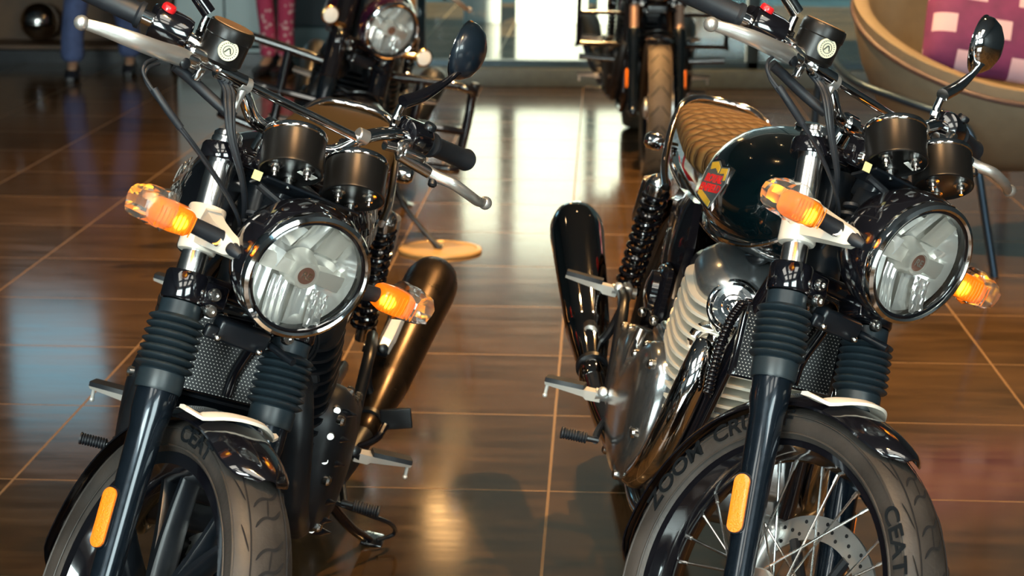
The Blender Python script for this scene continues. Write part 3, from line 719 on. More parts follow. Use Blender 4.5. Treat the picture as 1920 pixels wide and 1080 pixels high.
            for txt, dy in (('ROYAL', .009), ('ENFIELD', -.008)):
                mb.text(txt, .0185, lambda a, b, t, dy=dy: o+ux*(a+b*.15)+uy*(b+dy+a*.12)+n*(t+.0042-.005+.004), .0008, 1.0, .0010)
            P('badge_lettering', mb, BADR, bd)
    # ---- seat and rail
    secs = [(.58, .060, .80, .845), (.54, .090, .775, .845), (.45, .115, .762, .838), (.33, .128, .760, .838), (.20, .126, .765, .848), (.06, .120, .775, .856), (-.06, .108, .785, .858), (-.15, .085, .795, .852), (-.19, .04, .81, .835)]
    rs = []
    for x, hw, zb, zt in secs:
        zc = (zb+zt)/2
        rs.append([V((x, hw*sgnp(math.cos(2*math.pi*i/28), .6), zc+(zt-zc)*sgnp(math.sin(2*math.pi*i/28), .7)*(1 if math.sin(2*math.pi*i/28) < 0 else 1))) for i in range(28)])
    fine = [catmull([r[j] for r in rs], 4) for j in range(28)]
    mb = MB(); mb.rings([[fine[j][i] for j in range(28)] for i in range(len(fine[0]))]); P('seat', mb, st['seat'], root, ang=60)
    if near:
        rl = [(.24, .138, .705), (.16, .137, .722), (.07, .130, .750), (-.03, .117, .797), (-.10, .098, .840), (-.145, .068, .858), (-.16, .03, .862), (-.16, 0, .863)]
        rl = [V(p) for p in rl]+[V((x, -y, z)) for x, y, z in rl[-2::-1]]
        mb = MB(); mb.tube(rl, .0085, 14); P('grab_rail', mb, chrome, root)
    mb = MB(); mb.box((.42, 0, .72), (.30, .17, .09), None, .02); mb.box((.15, 0, .73), (.5, .13, .06), None, .02); mb.box((.62, 0, .66), (.2, .12, .10), None, .02); P('subframe_cover', mb, GLOSS, root)
    for s in (-1, 1):
        out = [(-.13, .09), (.10, .10), (.14, .02), (.10, -.09), (-.02, -.11), (-.11, -.04)]
        mb = MB(); mb.prism(out if s < 0 else out[::-1], (.44, s*.105, .63), (1, 0, 0), (0, 0, 1), .016 if s < 0 else -.016, 0, .018 if s < 0 else -.018); P('side_panel', mb, st['tank'] if st.get('panelpaint') else GLOSS, root)
    # rear wheel, rear fender, tail
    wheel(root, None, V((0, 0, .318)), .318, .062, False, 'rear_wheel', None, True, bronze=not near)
    fender(root, None, V((0, 0, .318)), .355, R(40), R(165), .078, GLOSS, True)
    mb = MB(); mb.box((-.235, 0, .70), (.06, .09, .07), None, .02); tl = P('tail_lamp', mb, REDM, root)
    for s in (-1, 1):
        if near: 
            mb = MB(); mb.cyl((-.10, s*.085, .750), (-.10, s*.125, .751), .008, seg=12); mb.lathe((-.10, s*.118, .751), (0, s, 0), [(.010, 0), (.019, .006), (.020, .02), (.018, .035), (.010, .042), (0, .043)], 24); P('rear_turn_signal', mb, CHROME, root)
    # ---- engine
    mb = MB(); mb.box((.70, 0, .34), (.46, .27, .22), None, .04); mb.box((.60, 0, .43), (.26, .26, .12), None, .03); mb.box((.90, 0, .38), (.12, .24, .16), None, .03); eng = P('crankcase', mb, BLACK if black else POL, root)
    ea = V((math.sin(R(10)), 0, math.cos(R(10))))  # cylinders lean a little forward
    eb = V((.845, 0, .425))
    for i in range(11):
        f = i/10; cc = eb+ea*(.010+.0208*i); mb = MB(); out = []
        hx = .112+.006*math.sin(math.pi*f); hy = .163-.012*abs(f-.5)
        for j in range(36):
            t = 2*math.pi*j/36; out.append((hx*sgnp(math.cos(t), .55), hy*sgnp(math.sin(t), .5)))
        ux = V((ea.z, 0, -ea.x)); mb.prism(out, cc, ux, (0, 1, 0), .0055); P('cooling_fin', mb, FINM, eng)
    mb = MB(); mb.box(eb+ea*.12, (.10, .17, .24), Matrix.Rotation(R(10), 3, 'Y'), .02); P('cylinder_block', mb, BLACK, eng)
    hc = eb+ea*.245
    mb = MB(); rs = []
    for t, kx, ky in ((-.03, .105, .142), (0, .108, .146), (.022, .102, .138), (.042, .082, .118), (.054, .055, .09), (.057, .02, .03)):
        rs.append([hc+ea*t+V((ea.z, 0, -ea.x))*(kx*sgnp(math.cos(2*math.pi*j/36), .6))+V((0, ky*sgnp(math.sin(2*math.pi*j/36), .6), 0)) for j in range(36)])
    mb.rings(rs); P('rocker_cover', mb, MATTE if black else SOFTPOL, eng)
    for s in (-1, 1):
        d = V((.80, s*.45, .30)).normalized(); o = hc+V((.098, s*.082, -.030)); mb = MB()
        mb.lathe(o-d*.03, d, [(.055, 0), (.052, .03), (.047, .042), (.043, .044), (.041, .040)], 40); mb.lathe(o-d*.0, d, [(.041, .0), (.041, .012), (.036, .014), (.035, .010), (.028, .010), (.027, .014), (.020, .015), (.019, .011), (.012, .012), (.010, .017), (.004, .019), (0, .019)], 40)
        P('inspection_cap', mb, MATTE if black else CHROME, eng)
        # side cover
        out = [(.430, .452), (.455, .330), (.52, .262), (.64, .228), (.80, .238), (.885, .300), (.915, .400), (.905, .495), (.83, .520), (.76, .475), (.66, .455), (.56, .475)]
        if s > 0 and black: out = [(.50, .43), (.52, .33), (.60, .26), (.72, .235), (.84, .26), (.900, .33), (.915, .42), (.905, .500), (.85, .535), (.78, .52), (.70, .48), (.60, .45)]
        oc = catmull([V((a, b, 0)) for a, b in out]+[V((out[0][0], out[0][1], 0))], 5)[:-1]; oc = [(p.x, p.y) for p in oc]
        y0 = s*.142; nn = .050 if s > 0 and black else .042
        mb = MB(); rs = []
        cx = sum(a for a, b in oc)/len(oc); cy = sum(b for a, b in oc)/len(oc)
        for k, h in ((1, 0), (1, nn*.45), (.965, nn*.78), (.90, nn), (.70, nn+.010), (.4, nn+.016), (.1, nn+.018)):
            rs.append([V((cx+(a-cx)*k, y0+s*h, cy+(b-cy)*k)) for a, b in oc])
        mb.rings(rs); cov = P('side_cover', mb, COVER, eng, label=None if black else 'polished alloy side cover')
        mb = MB(); 
        for f in range(0, len(oc), 7):
            a, b = oc[f]; aa = cx+(a-cx)*.93; bb = cy+(b-cy)*.93
            mb = MB(); mb.lathe((aa, y0+s*nn*.80, bb), (.25, s, 0), [(.0095, 0), (.0095, .008), (.0065, .012), (.003, .012), (0, .010)], 16); P('cover_bolt', mb, STEEL, cov)
            mb = MB(); e = V((cx-a, 0, cy-b)).normalized(); mb.tube([V((aa, y0+s*nn*.85, bb)), V((aa, y0+s*nn*.9, bb))+e*.02, V((aa, y0+s*nn*.7, bb))+e*.05], [.009, .008, .002], 10, 4); P('cover_rib', mb, COVER, cov)
        # exhaust header
        hp = [(.925, s*.100, .566), (.962, s*.105, .563), (.996, s*.115, .545), (1.013, s*.128, .495), (.998, s*.138, .42), (.955, s*.145, .345), (.89, s*.148, .295), (.80, s*.150, .262), (.62, s*.165, .258), (.47, s*.19, .283), (.36, s*.207, .316)]
        mb = MB(); mb.tube(hp, [.024, .0265, .027, .027, .027, .027, .026, .025, .025, .025], 24); hd = P('exhaust_header', mb, PIPE, root)
        mb = MB(); mb.lathe((.950, s*.103, .565), (.9, s*.15, -.15), [(.027, 0), (.036, .002), (.038, .010), (.034, .016), (.027, .018)], 32); P('header_collar', mb, MATTE if black else CHROME, hd)
        a = V((.375, s*.205, .312)); b = V((-.275, s*.251, .518)); L = (b-a).length; mb = MB()
        mb.lathe(a, b-a, [(.024, -.01), (.0285, 0), (.0285, .035), (.027, .040), (.030, .052), (.0400, .13), (.046, .18), (.0455, .186), (.0470, .19), (.0590, L-.16), (.0620, L-.10), (.0610, L-.055), (.053, L-.022), (.040, L-.004), (.034, L), (.024, L), (.024, L-.06), (0, L-.06)], 48)
        mf = P('muffler', mb, (MUFB if near else BLACK) if black else (DARKCHROME if near else BLACK), root)
        mb = MB(); mb.lathe(a+(b-a).normalized()*.036, b-a, [(.029, 0), (.0335, .002), (.0335, .014), (.029, .016)], 32); P('muffler_clamp', mb, BLACK, mf)
        # pegs
        for (x0, y0, z0, x1, y1, z1, nm) in ((.545, .205, .326, .515, .312, .318, 'foot_peg'), (.215, .180, .468, .200, .290, .470, 'pillion_peg')):
            p0 = V((x0, s*y0, z0)); p1 = V((x1, s*y1, z1))
            if nm == 'pillion_peg' and near and black and s > 0: p0 = V((.205, .196, .440)); p1 = V((.150, .212, .520))   # this one is folded up
            d = (p1-p0).normalized(); mb = MB()
            u_ = V((1, 0, 0)) if abs(d.y) > .5 else V((0, -1, 0)); u_ = (u_-d*u_.dot(d)).normalized(); v_ = u_.cross(d)*(s if abs(d.y) > .5 else 1)
            if abs(d.y) > .5 and v_.z < 0: v_ = -v_
            rs = []
            for f, h, wdt in ((0, .020, .014), (.25, .020, .016), (.3, .015, .017), (1, .007, .015)):
                c_ = p0+(p1-p0)*f; top_ = .006
                rs.append([c_-u_*wdt+v_*top_, c_+u_*wdt+v_*top_, c_+u_*wdt*.6+v_*(top_-h), c_-u_*wdt*.6+v_*(top_-h)])
            mb.rings(rs)
            if nm == 'foot_peg': mb.cyl(p1+V((0, -s*.004, 0)), p1+V((0, -s*.004, -.022)), .0035, seg=8); mb.sphere(p1+V((0, -s*.004, -.024)), .005, 10)
            pg = P(nm, mb, PEGM, root)
            mb = MB(); q0 = p0+(p1-p0)*.3; mb.rings([[q-u_*wd_+v_*.006, q+u_*wd_+v_*.006, q+u_*wd_*.9+v_*.0145, q-u_*wd_*.9+v_*.0145] for q, wd_ in ((q0, .015), (q0+(p1-q0)*.03, .0165), (p1-(p1-q0)*.03, .0155), (p1, .014))])
            P('peg_rubber', mb, RUB, pg)
            mb = MB(); mb.cyl(p0-V((0, s*.04, 0)), p0+V((0, s*.012, 0)), .012, seg=14); mb.box(p0-V((0, s*.02, 0)), (.045, .02, .035), None, .006); mb.lathe(p0+V((.018, s*.0, .01)), (.8, s*.3, .3), [(.010, 0), (.010, .008), (.007, .010), (0, .010)], 16); P('peg_mount', mb, SILV if not black else BLACK, pg)
        mb = MB(); mb.tube([(.54, s*.19, .33), (.46, s*.185, .40), (.36, s*.18, .47), (.22, s*.17, .47)], .012, 12); mb.tube([(.36, s*.18, .47), (.30, s*.185, .40), (.28, s*.20, .36)], .009, 10); P('peg_bracket', mb, BLACK, root)
        # pedals
        mb = MB(); mb.tube([(.56, s*.18, .30), (.60, s*.20, .275), (.66, s*.212, .270), (.69, s*.215, .275)], .007, 10); mb.cyl((.69, s*.21, .276), (.69, s*.275, .276), .006, seg=10); pd = P('foot_pedal', mb, BLACK, root)
        mb = MB(); n = 9
        pr = [(.007, 0)]
        for i in range(n): t = .045*i/n; pr += [(.0085, t), (.0110, t+.0015), (.0110, t+.003), (.0085, t+.0045)]
        pr += [(.0115, .046), (.0115, .049), (.006, .050)]
        mb.lathe((.69, s*.232, .276), (0, s, 0), pr, 20); P('pedal_rubber', mb, RUB, pd)
        # frame tubes and shock
        mb = MB(); mb.tube([(1.155, s*.02, .80), (1.12, s*.05, .74), (1.06, s*.075, .60), (.99, s*.095, .42), (.93, s*.11, .26), (.84, s*.115, .20), (.66, s*.12, .19), (.5, s*.12, .24)], .0145, 14); mb.tube([(1.12, s*.03, .84), (.95, s*.06, .72), (.7, s*.08, .70), (.5, s*.09, .70), (.1, s*.10, .72), (-.1, s*.09, .73)], .013, 12); P('frame_tube', mb, GLOSS, root)
        mb = MB(); mb.tube([(.50, s*.10, .36), (.25, s*.11, .34), (0, s*.11, .318), (-.03, s*.11, .316)], .018, 12, flat=.7); P('swingarm', mb, BLACK, root)
        t0 = V((.115, s*.135, .690)); t1 = V((.01, s*.135, .40)); d = (t1-t0).normalized(); L = (t1-t0).length
        mb = MB(); mb.cyl(t0, t1, .013, seg=16); mb.lathe(t0, d, [(.012, -.02), (.022, -.012), (.026, 0), (.026, .02), (.021, .024)], 24); shk = P('rear_shock', mb, SOFTCHROME if near else BLACK, root)
        mb = MB(); hel = [t0+d*(.02+(L-.05)*i/150)+frame(d)[0]*.025*math.cos(i/150*12*2*math.pi)+frame(d)[1]*.025*math.sin(i/150*12*2*math.pi) for i in range(151)]; mb.tube(hel, .0052, 8, smooth=False); P('shock_spring', mb, GLOSS, shk)
        mb = MB(); r0 = t0+V((-.045, s*.012, -.005)); mb.lathe(r0, d, [(.008, -.012), (.018, -.004), (.019, .01), (.019, .085), (.016, .098), (0, .10)], 24); P('shock_reservoir', mb, SOFTCHROME if not black else SILV, shk)
    if near and black:
        for (x, z) in ((.893, .508), (.908, .465), (.908, .420), (.895, .345), (.868, .300), (.825, .262)):
            mb = MB(); o = V((x-.012, .172, z)); d = V((1, .35, .05)).normalized(); mb.lathe(o, d, [(.0085, -.01), (.0085, .012), (.006, .015), (0, .015)], 16); P('cover_bolt', mb, STEEL, eng)
            mb = MB(); mb.tube([o+V((.002, .004, -.004)), o+V((-.012, .020, -.008)), o+V((-.040, .036, -.016))], [.0085, .0075, .001], 12, 4); P('cover_rib', mb, FORK, eng)
    # air box / carburettor hoses behind the cylinders
    mb = MB(); mb.box((.64, 0, .60), (.14, .22, .12), None, .03); mb.cyl((.68, -.07, .62), (.78, -.07, .63), .03); mb.cyl((.68, .07, .62), (.78, .07, .63), .03); P('airbox', mb, BLACK, root)
    if near:
        mb = MB(); mb.box((1.085, 0, .610), (.028, .175, .130), Matrix.Rotation(R(-8), 3, 'Y'), .004); oc_ = P('oil_cooler', mb, GLOSS, root)
        mb = MB(); mb.box((1.102, 0, .610), (.004, .158, .116), Matrix.Rotation(R(-8), 3, 'Y'), 0); P('cooler_grille', mb, GRILLE, oc_)
        mb = MB(); mb.tube([(1.135, .045, .70), (1.125, .040, .66), (1.12, .02, .60), (1.125, .015, .56)], .009, 12); P('horn_bracket', mb, GLOSS, root)
        mb = MB(); bp = catmull([(1.12, -.098, .672), (1.10, -.105, .64), (1.075, -.107, .59), (1.06, -.105, .54), (1.04, -.10, .49)], 6)
        for i in range(len(bp)-1):
            mb.sphere(bp[i], .0095, 12, (1, 1, .62))
        mb.tube(bp, .0062, 10, smooth=False); P('wrapped_hose', mb, GLOSS, root, label='glossy beaded wrapped hose')
        if not black:
            mb = MB(); mb.tube([(.62, -.175, .47), (.66, -.19, .44), (.72, -.195, .36), (.80, -.18, .31), (.86, -.16, .30)], .005, 10); P('breather_hose', mb, RUB, root)
            mb = MB(); mb.lathe((.62, -.172, .475), (.3, -.2, -1), [(.010, -.01), (.011, 0), (.011, .02), (.008, .024)], 18); P('hose_fitting', mb, STEEL, root)
            mb = MB(); mb.box((.55, -.14, .55), (.10, .03, .11), None, .02); mb.lathe((.55, -.155, .55), (0, -1, 0), [(.04, 0), (.038, .012), (.02, .018), (0, .018)], 28); P('sprocket_guard', mb, GLOSS, root)
        # spark plug caps/ small bright fittings
        for (x, y, z) in ((1.0, -.03, .66), (1.0, .03, .66), (.60, -.15, .50), (.50, -.16, .49)):
            mb = MB(); mb.lathe((x, y, z), (.5, y, .6), [(.008, 0), (.009, .008), (.006, .014), (.003, .016), (0, .016)], 14); P('fitting', mb, STEEL, root)
    # disc and caliper
    mb = MB(); dy = .062; mb.lathe(AXLE+V((0, dy, 0)), (0, 1, 0), [(.150, 0), (.150, .005), (.112, .005), (.112, 0)], 72, closed=True); 
    mb.mi = 1
    for i in range(60):
        a = 2*math.pi*i/60; rr = (.122, .131, .140)[i % 3]
        for yy in (-.0004, .0054): mb.lathe(AXLE+V((math.cos(a)*rr, dy+yy-.0003, math.sin(a)*rr)), (0, 1, 0), [(.0032, 0), (.0032, .0006)], 10)
    dk = P('brake_disc', mb, [SILV, TYRED], root, S)
    mb = MB()
    for i in range(6):
        a = 2*math.pi*i/6; mb.tube([AXLE+V((math.cos(a)*.04, dy, math.sin(a)*.04)), AXLE+V((math.cos(a+.2)*.114, dy+.002, math.sin(a+.2)*.114))], .009, 8, smooth=False)
    P('disc_carrier', mb, BLACK, dk)
    mb = MB(); a = R(160); mb.box(AXLE+V((math.cos(a)*.135, dy+.01, math.sin(a)*.135)), (.05, .06, .10), None, .014); P('brake_caliper', mb, BLACK if black else SILV, root, S)
    # side stand
    mb = MB(); mb.tube([(.50, .12, .25), (.46, .16, .20), (.38, .22, .12), (.30, .262, .070)], [.012, .011, .010, .010], 14); mb.box((.285, .270, .068), (.07, .045, .008), None, .003); P('side_stand', mb, GLOSS, root)
    if near:
        mb = MB(); mb.tube([(.46, .18, .19), (.40, .25, .16), (.34, .30, .13), (.31, .31, .10), (.33, .28, .085)], .0045, 10); P('stand_tang', mb, BLACK, root)
        if black:
            mb = MB(); mb.tube([(.50, .15, .30), (.45, .20, .305), (.42, .235, .325), (.40, .245, .35)], .0075, 10); hp_ = P('stand_lever', mb, GLOSS, root)
            mb = MB(); mb.box((.395, .262, .365), (.008, .062, .042), Matrix.Rotation(R(18), 3, 'X'), .003); P('lever_pad', mb, BLACK, hp_)
    # crash guards and extra lamps on the bikes behind
    if st.get('guard'):
        G = GLOSS; gr_ = .0165
        if st['guard'] == 'ladder':
            for s in (-1, 1):
                mb = MB(); x = 1.02
                mb.tube([(x, s*.08, .80), (x, s*.325, .80), (x, s*.335, .79), (x, s*.335, .53), (x, s*.325, .52), (x, s*.08, .52)], .011, 10, 2); mb.cyl((x, s*.08, .66), (x, s*.335, .66), .010, seg=10)
                mb.cyl((x, s*.12, .84), (x, s*.12, .30), .013, seg=12); P('crash_guard', mb, G, root)
                mb = MB(); mb.cyl((x, s*.17, .45), (x, s*.33, .46), .014, seg=12); P('front_peg', mb, G, root)
        else:
            for s in (-1, 1):
                mb = MB(); x = 1.06
                mb.tube([(x, s*.08, .64), (x, s*.28, .66), (x, s*.40, .665), (x-.02, s*.425, .63), (x-.02, s*.425, .40), (x, s*.39, .37), (x, s*.08, .34)], .0165, 12, 4)
                mb.tube([(x, s*.08, .50), (x, s*.3, .505), (x-.02, s*.42, .51)], .015, 10); mb.cyl((x, s*.24, .65), (x, s*.24, .36), .016, seg=12); P('crash_guard', mb, G, root)
                mb = MB(); mb.cyl((x-.02, s*.425, .64), (x-.02, s*.425, .69), .018, seg=16, bev=.004); P('guard_slider', mb, BRASS if s < 0 else BLACK, root)
                o_ = V((1.275, s*.200, .800)); mb = MB(); mb.lathe(o_, (1, 0, 0), [(.010, -.03), (.026, -.02), (.031, 0), (.0325, .004), (.028, .008)], 28, cap=False); al = P('fog_lamp', mb, BRASS, root, S); mb = MB(); mb.lathe(o_, (1, 0, 0), [(.0285, .002), (.026, .007), (.012, .010), (0, .011)], 28, cap=False); P('fog_lamp_lens', mb, WLENS, al)
                mb = MB(); mb.tube([(1.255, s*.20, .80), (1.24, s*.15, .78), (1.22, s*.10, .78)], .010, 10); P('fog_lamp_arm', mb, BRASS, al)
    return root
MIRB = mat('satin_blue_black', (.006, .012, .02), .28, 0, .4)
SOFTPOL = mat('satin_alloy', (.42, .46, .48), .24, .9, noise=.2, nscale=12)

G2 = None
bike('black motorcycle at left with matt black engine, exhausts and solid black wheels', G2, -.5764, 3.4612, -1.612, -.2312, .6299,
     dict(chrome=CHROME, engine='black', spoked=False, gaiter=True, lampbody=GLOSS, tank=GLOSS, seat=SEATB, mirror='black', mirturn=1.1, tyretext=[('CEAT', R(97), .034, -1)]))
bike('dark teal motorcycle at right with chrome pipes, wire-spoked front wheel and red shield tank badge', G2, .3079, 3.5471, -1.538, -.2208, .5934,
     dict(chrome=CHROME, engine='silver', spoked=True, gaiter=True, lampbody=GLOSS, tank=TEAL, seat=QUILT, mirror='chrome', mirturn=.75, shield=True, tyretext=[('ZOOM  CRUZ  F', R(143), .036, -1), ('CEAT', R(46), .034, -1)]))
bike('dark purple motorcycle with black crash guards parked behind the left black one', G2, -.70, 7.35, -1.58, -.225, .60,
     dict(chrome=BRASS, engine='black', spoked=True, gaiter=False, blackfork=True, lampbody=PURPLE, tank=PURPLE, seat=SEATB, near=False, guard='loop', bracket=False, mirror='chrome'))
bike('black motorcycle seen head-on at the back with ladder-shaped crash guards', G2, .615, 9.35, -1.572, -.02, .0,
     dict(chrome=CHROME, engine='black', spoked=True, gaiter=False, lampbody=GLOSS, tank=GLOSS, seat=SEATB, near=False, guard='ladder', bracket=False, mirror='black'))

# ------------------------------------------------------------------ floor and room
GRID = math.atan2(165, math.hypot(829, FPX))
def floormat():
    m = bpy.data.materials.new('dark_plank_tiles'); m.use_nodes = True; nt = m.node_tree; b = nt.nodes['Principled BSDF']
    tc = nt.nodes.new('ShaderNodeTexCoord'); sep = nt.nodes.new('ShaderNodeSeparateXYZ'); nt.links.new(tc.outputs['Object'], sep.inputs[0])
    def M(op, a, bb=0.0):
        n = nt.nodes.new('ShaderNodeMath'); n.operation = op
        for i, v in enumerate((a, bb)):
            if isinstance(v, (int, float)): n.inputs[i].default_value = v
            else: nt.links.new(v, n.inputs[i])
        return n.outputs[0]
    u = M('DIVIDE', sep.outputs[0], .6); v = M('DIVIDE', sep.outputs[1], .6)
    fu = M('FRACT', u); fv = M('FRACT', v)
    du = M('MINIMUM', fu, M('SUBTRACT', 1.0, fu)); dv = M('MINIMUM', fv, M('SUBTRACT', 1.0, fv))
    d = M('MINIMUM', du, dv); g = M('LESS_THAN', d, .0052)
    comb = nt.nodes.new('ShaderNodeCombineXYZ'); nt.links.new(M('FLOOR', u), comb.inputs[0]); nt.links.new(M('FLOOR', v), comb.inputs[1])
    wn = nt.nodes.new('ShaderNodeTexWhiteNoise'); wn.noise_dimensions = '3D'; nt.links.new(comb.outputs[0], wn.inputs[0])
    mp = nt.nodes.new('ShaderNodeMapping'); mp.inputs['Scale'].default_value = (2.0, 11, 1); nt.links.new(tc.outputs['Object'], mp.inputs[0])
    add = nt.nodes.new('ShaderNodeVectorMath'); add.operation = 'ADD'; nt.links.new(mp.outputs[0], add.inputs[0]); nt.links.new(wn.outputs['Color'], add.inputs[1])
    n1 = nt.nodes.new('ShaderNodeTexNoise'); n1.inputs['Scale'].default_value = 1.6; n1.inputs['Detail'].default_value = 8; n1.inputs['Roughness'].default_value = .65; nt.links.new(add.outputs[0], n1.inputs[0])
    n2 = nt.nodes.new('ShaderNodeTexNoise'); n2.inputs['Scale'].default_value = 3.1; n2.inputs['Detail'].default_value = 5; nt.links.new(tc.outputs['Object'], n2.inputs[0])
    ramp = nt.nodes.new('ShaderNodeValToRGB'); ramp.color_ramp.elements[0].color = (.012, .009, .006, 1); ramp.color_ramp.elements[1].color = (.110, .062, .024, 1)
    ramp.color_ramp.elements[0].position = .3; ramp.color_ramp.elements[1].position = .75
    nt.links.new(M('ADD', M('MULTIPLY', n1.outputs['Fac'], .65), M('ADD', M('MULTIPLY', n2.outputs['Fac'], .25), M('MULTIPLY', wn.outputs['Value'], .12))), ramp.inputs[0])
    mx = nt.nodes.new('ShaderNodeMix'); mx.data_type = 'RGBA'; nt.links.new(g, mx.inputs[0]); nt.links.new(ramp.outputs[0], mx.inputs[6]); mx.inputs[7].default_value = (.20, .125, .06, 1)
    nt.links.new(mx.outputs[2], b.inputs['Base Color'])
    r = nt.nodes.new('ShaderNodeMapRange'); r.inputs['To Min'].default_value = .05; r.inputs['To Max'].default_value = .19; nt.links.new(n1.outputs['Fac'], r.inputs['Value'])
    nt.links.new(M('ADD', r.outputs[0], M('MULTIPLY', g, .3)), b.inputs['Roughness'])
    b.inputs['Specular IOR Level'].default_value = .55
    bu = nt.nodes.new('ShaderNodeBump'); bu.inputs['Strength'].default_value = .05; bu.inputs['Distance'].default_value = .002
    mp2 = nt.nodes.new('ShaderNodeMapping'); mp2.inputs['Scale'].default_value = (1.5, 9, 1); nt.links.new(tc.outputs['Object'], mp2.inputs[0])
    n3 = nt.nodes.new('ShaderNodeTexNoise'); n3.inputs['Scale'].default_value = 2.0; n3.inputs['Detail'].default_value = 3; nt.links.new(mp2.outputs[0], n3.inputs[0])
    nt.links.new(M('SUBTRACT', n3.outputs['Fac'], M('MULTIPLY', g, .6)), bu.inputs['Height']); nt.links.new(bu.outputs[0], b.inputs['Normal'])
    return m
FLOORM = floormat()
GM = Matrix.Translation((.085, 4.20, 0)) @ Matrix.Rotation(-GRID, 4, 'Z')
mb = MB(); mb.box((0, 3, -.05), (16, 22, .1)); fl = struct('floor', mb, FLOORM); fl.matrix_world = GM
WALLD = mat('dark_wall_paint', (.035, .05, .06), .6, noise=.15, nscale=3)
CEILM = mat('dark_ceiling_paint', (.10, .12, .14), .8)
mb = MB(); mb.box((0, 4.45, 3.65), (9.4, 15.1, .1)); mb.box((-2.7, 12.75, 3.65), (4.1, 1.55, .1)); struct('ceiling', mb, CEILM)
mb = MB(); mb.box((-4.65, 4.3, 1.8), (.1, 18.2, 3.6)); struct('wall_left', mb, WALLD)
mb = MB(); mb.box((4.65, 4.3, 1.8), (.1, 18.2, 3.6)); struct('wall_right', mb, WALLD)
# unseen wall behind the camera, two windows added for the front fill
mb = MB()
for x, sx in ((-4.2, .9), (0, 1.2), (4.2, .9)): mb.box((x, -3, 1.8), (sx, .12, 3.6))
for x in (-2.2, 2.2):
    mb.box((x, -3, .5), (3.2, .12, 1.0)); mb.box((x, -3, 3.4), (3.2, .12, .4))
struct('wall_front', mb, WALLD)
for i, x in enumerate((-2.2, 2.2)):
    mb = MB(); mb.box((x, -3, 2.1), (3.14, .012, 2.18)); struct('window_%d' % (i+1), mb, PANE)
# shopfront at the far side: sill, posts and panes
SILL = mat('grey_sill', (.10, .13, .14), .4, .1, noise=.12)
ALU = mat('dark_frame_metal', (.05, .08, .10), .35, .6)
YF = 11.75
mb = MB(); mb.box((1.97, YF+.10, .055), (5.26, .20, .11), None, .006); struct('trim_1', mb, SILL)
mb = MB()
for x in (-.62, 1.42, 2.95, 4.55): mb.box((x, YF+.12, 1.85), (.07, .09, 3.5), None, .005)
mb.box((1.97, YF+.12, 3.3), (5.2, .09, .12)); mb.box((1.97, YF+.12, .13), (5.2, .09, .04))
struct('trim_2', mb, ALU)
for i, (a, b_) in enumerate(((-.58, 1.38), (1.46, 2.91), (2.99, 4.51))):
    mb = MB(); mb.box(((a+b_)/2, YF+.12, 1.70), (b_-a, .012, 3.1)); struct('window_%d' % (i+3), mb, PANE)
mb = MB(); mb.box((-2.7, 13.5, 1.8), (4.2, .1, 3.6)); mb.box((-.70, 12.6, 1.8), (.1, 1.7, 3.6)); struct('wall_back', mb, WALLD)
# outside: pale forecourt, pillars and a facade opposite
OUT = mat('blue_grey_forecourt_paving', (.012, .035, .05), .22, noise=.5, nscale=3)
mb = MB(); mb.box((1.3, 17.4, -.06), (7.5, 11.0, .1)); struct('ground', mb, OUT)
PALE = mat('pale_render', (.72, .74, .70), .7, noise=.1, nscale=2); BLUEW = mat('blue_grey_cladding', (.003, .009, .013), .4, noise=.3, nscale=2)
mb = MB(); mb.box((2.3, 19.2, 3.6), (16, .2, 7.4)); struct('facade', mb, BLUEW)
for x, wd, h, lab in ((-.26, .30, 1.75, 'narrow white block outside, leftmost beyond the glass'), (.30, .58, 1.9, 'broad white block outside, left of the head-on motorcycle'), (.80, .26, 1.6, 'slim white block outside, behind the head-on motorcycle')):
    mb = MB(); mb.box((x, 16.2, h/2-.01), (wd, .3, h), None, .02)
    tag(P('masonry_block', mb, PALE), lab, 'block')
# base board and low cabinet line at far left
mb = MB(); mb.box((-2.7, 13.40, .10), (3.9, .10, .20), None, .01); struct('baseboard_back', mb, mat('teal_grey_board', (.05, .10, .11), .5))
WOOD = mat('dark_brown_wood', (.11, .055, .022), .45, noise=.35, nscale=6)
def cabinet(x, y, wd, h, dp, m, label, name='display_cabinet', stuff=True):
    root = thing(name, label, 'cabinet', Matrix.Translation((x, y, 0)))
    mb = MB(); mb.box((0, 0, .04), (wd-.04, dp-.04, .08)); P('plinth', mb, BLACK, root)
    mb = MB(); mb.box((0, dp/2-.01, h/2+.04), (wd, .02, h-.08)); mb.box((-wd/2+.012, 0, h/2+.04), (.024, dp, h-.08)); mb.box((wd/2-.012, 0, h/2+.04), (.024, dp, h-.08)); mb.box((0, 0, h), (wd, dp, .03), None, .004)
    P('body', mb, m, root)
    for k in range(2 if not stuff else 3):
        mb = MB(); mb.box((0, 0, .10+k*(h-.15)/(3 if stuff else 2)), (wd-.05, dp-.02, .022)); P('shelf', mb, m, root)
    return root
cabinet(-2.95, 13.05, 1.5, 1.5, .45, WOOD, 'dark brown wooden shelf unit behind the person in blue jeans')
c2 = cabinet(-1.85, 12.95, .62, 1.35, .42, mat('pale_cabinet_paint', (.55, .66, .66), .45), 'pale grey-green cabinet at the back between the two people', 'storage_cabinet', False)
for s in (-1, 1):
    mb = MB(); mb.box((s*.151, -.215, .72), (.292, .02, 1.16), None, .003); dr = P('door', mb, mat_cached('pale_door', (.58, .70, .70), .4, 0), c2)
    mb = MB(); mb.cyl((s*.03, -.235, .68), (s*.03, -.235, .80), .006, seg=10); P('handle', mb, STEEL, dr)
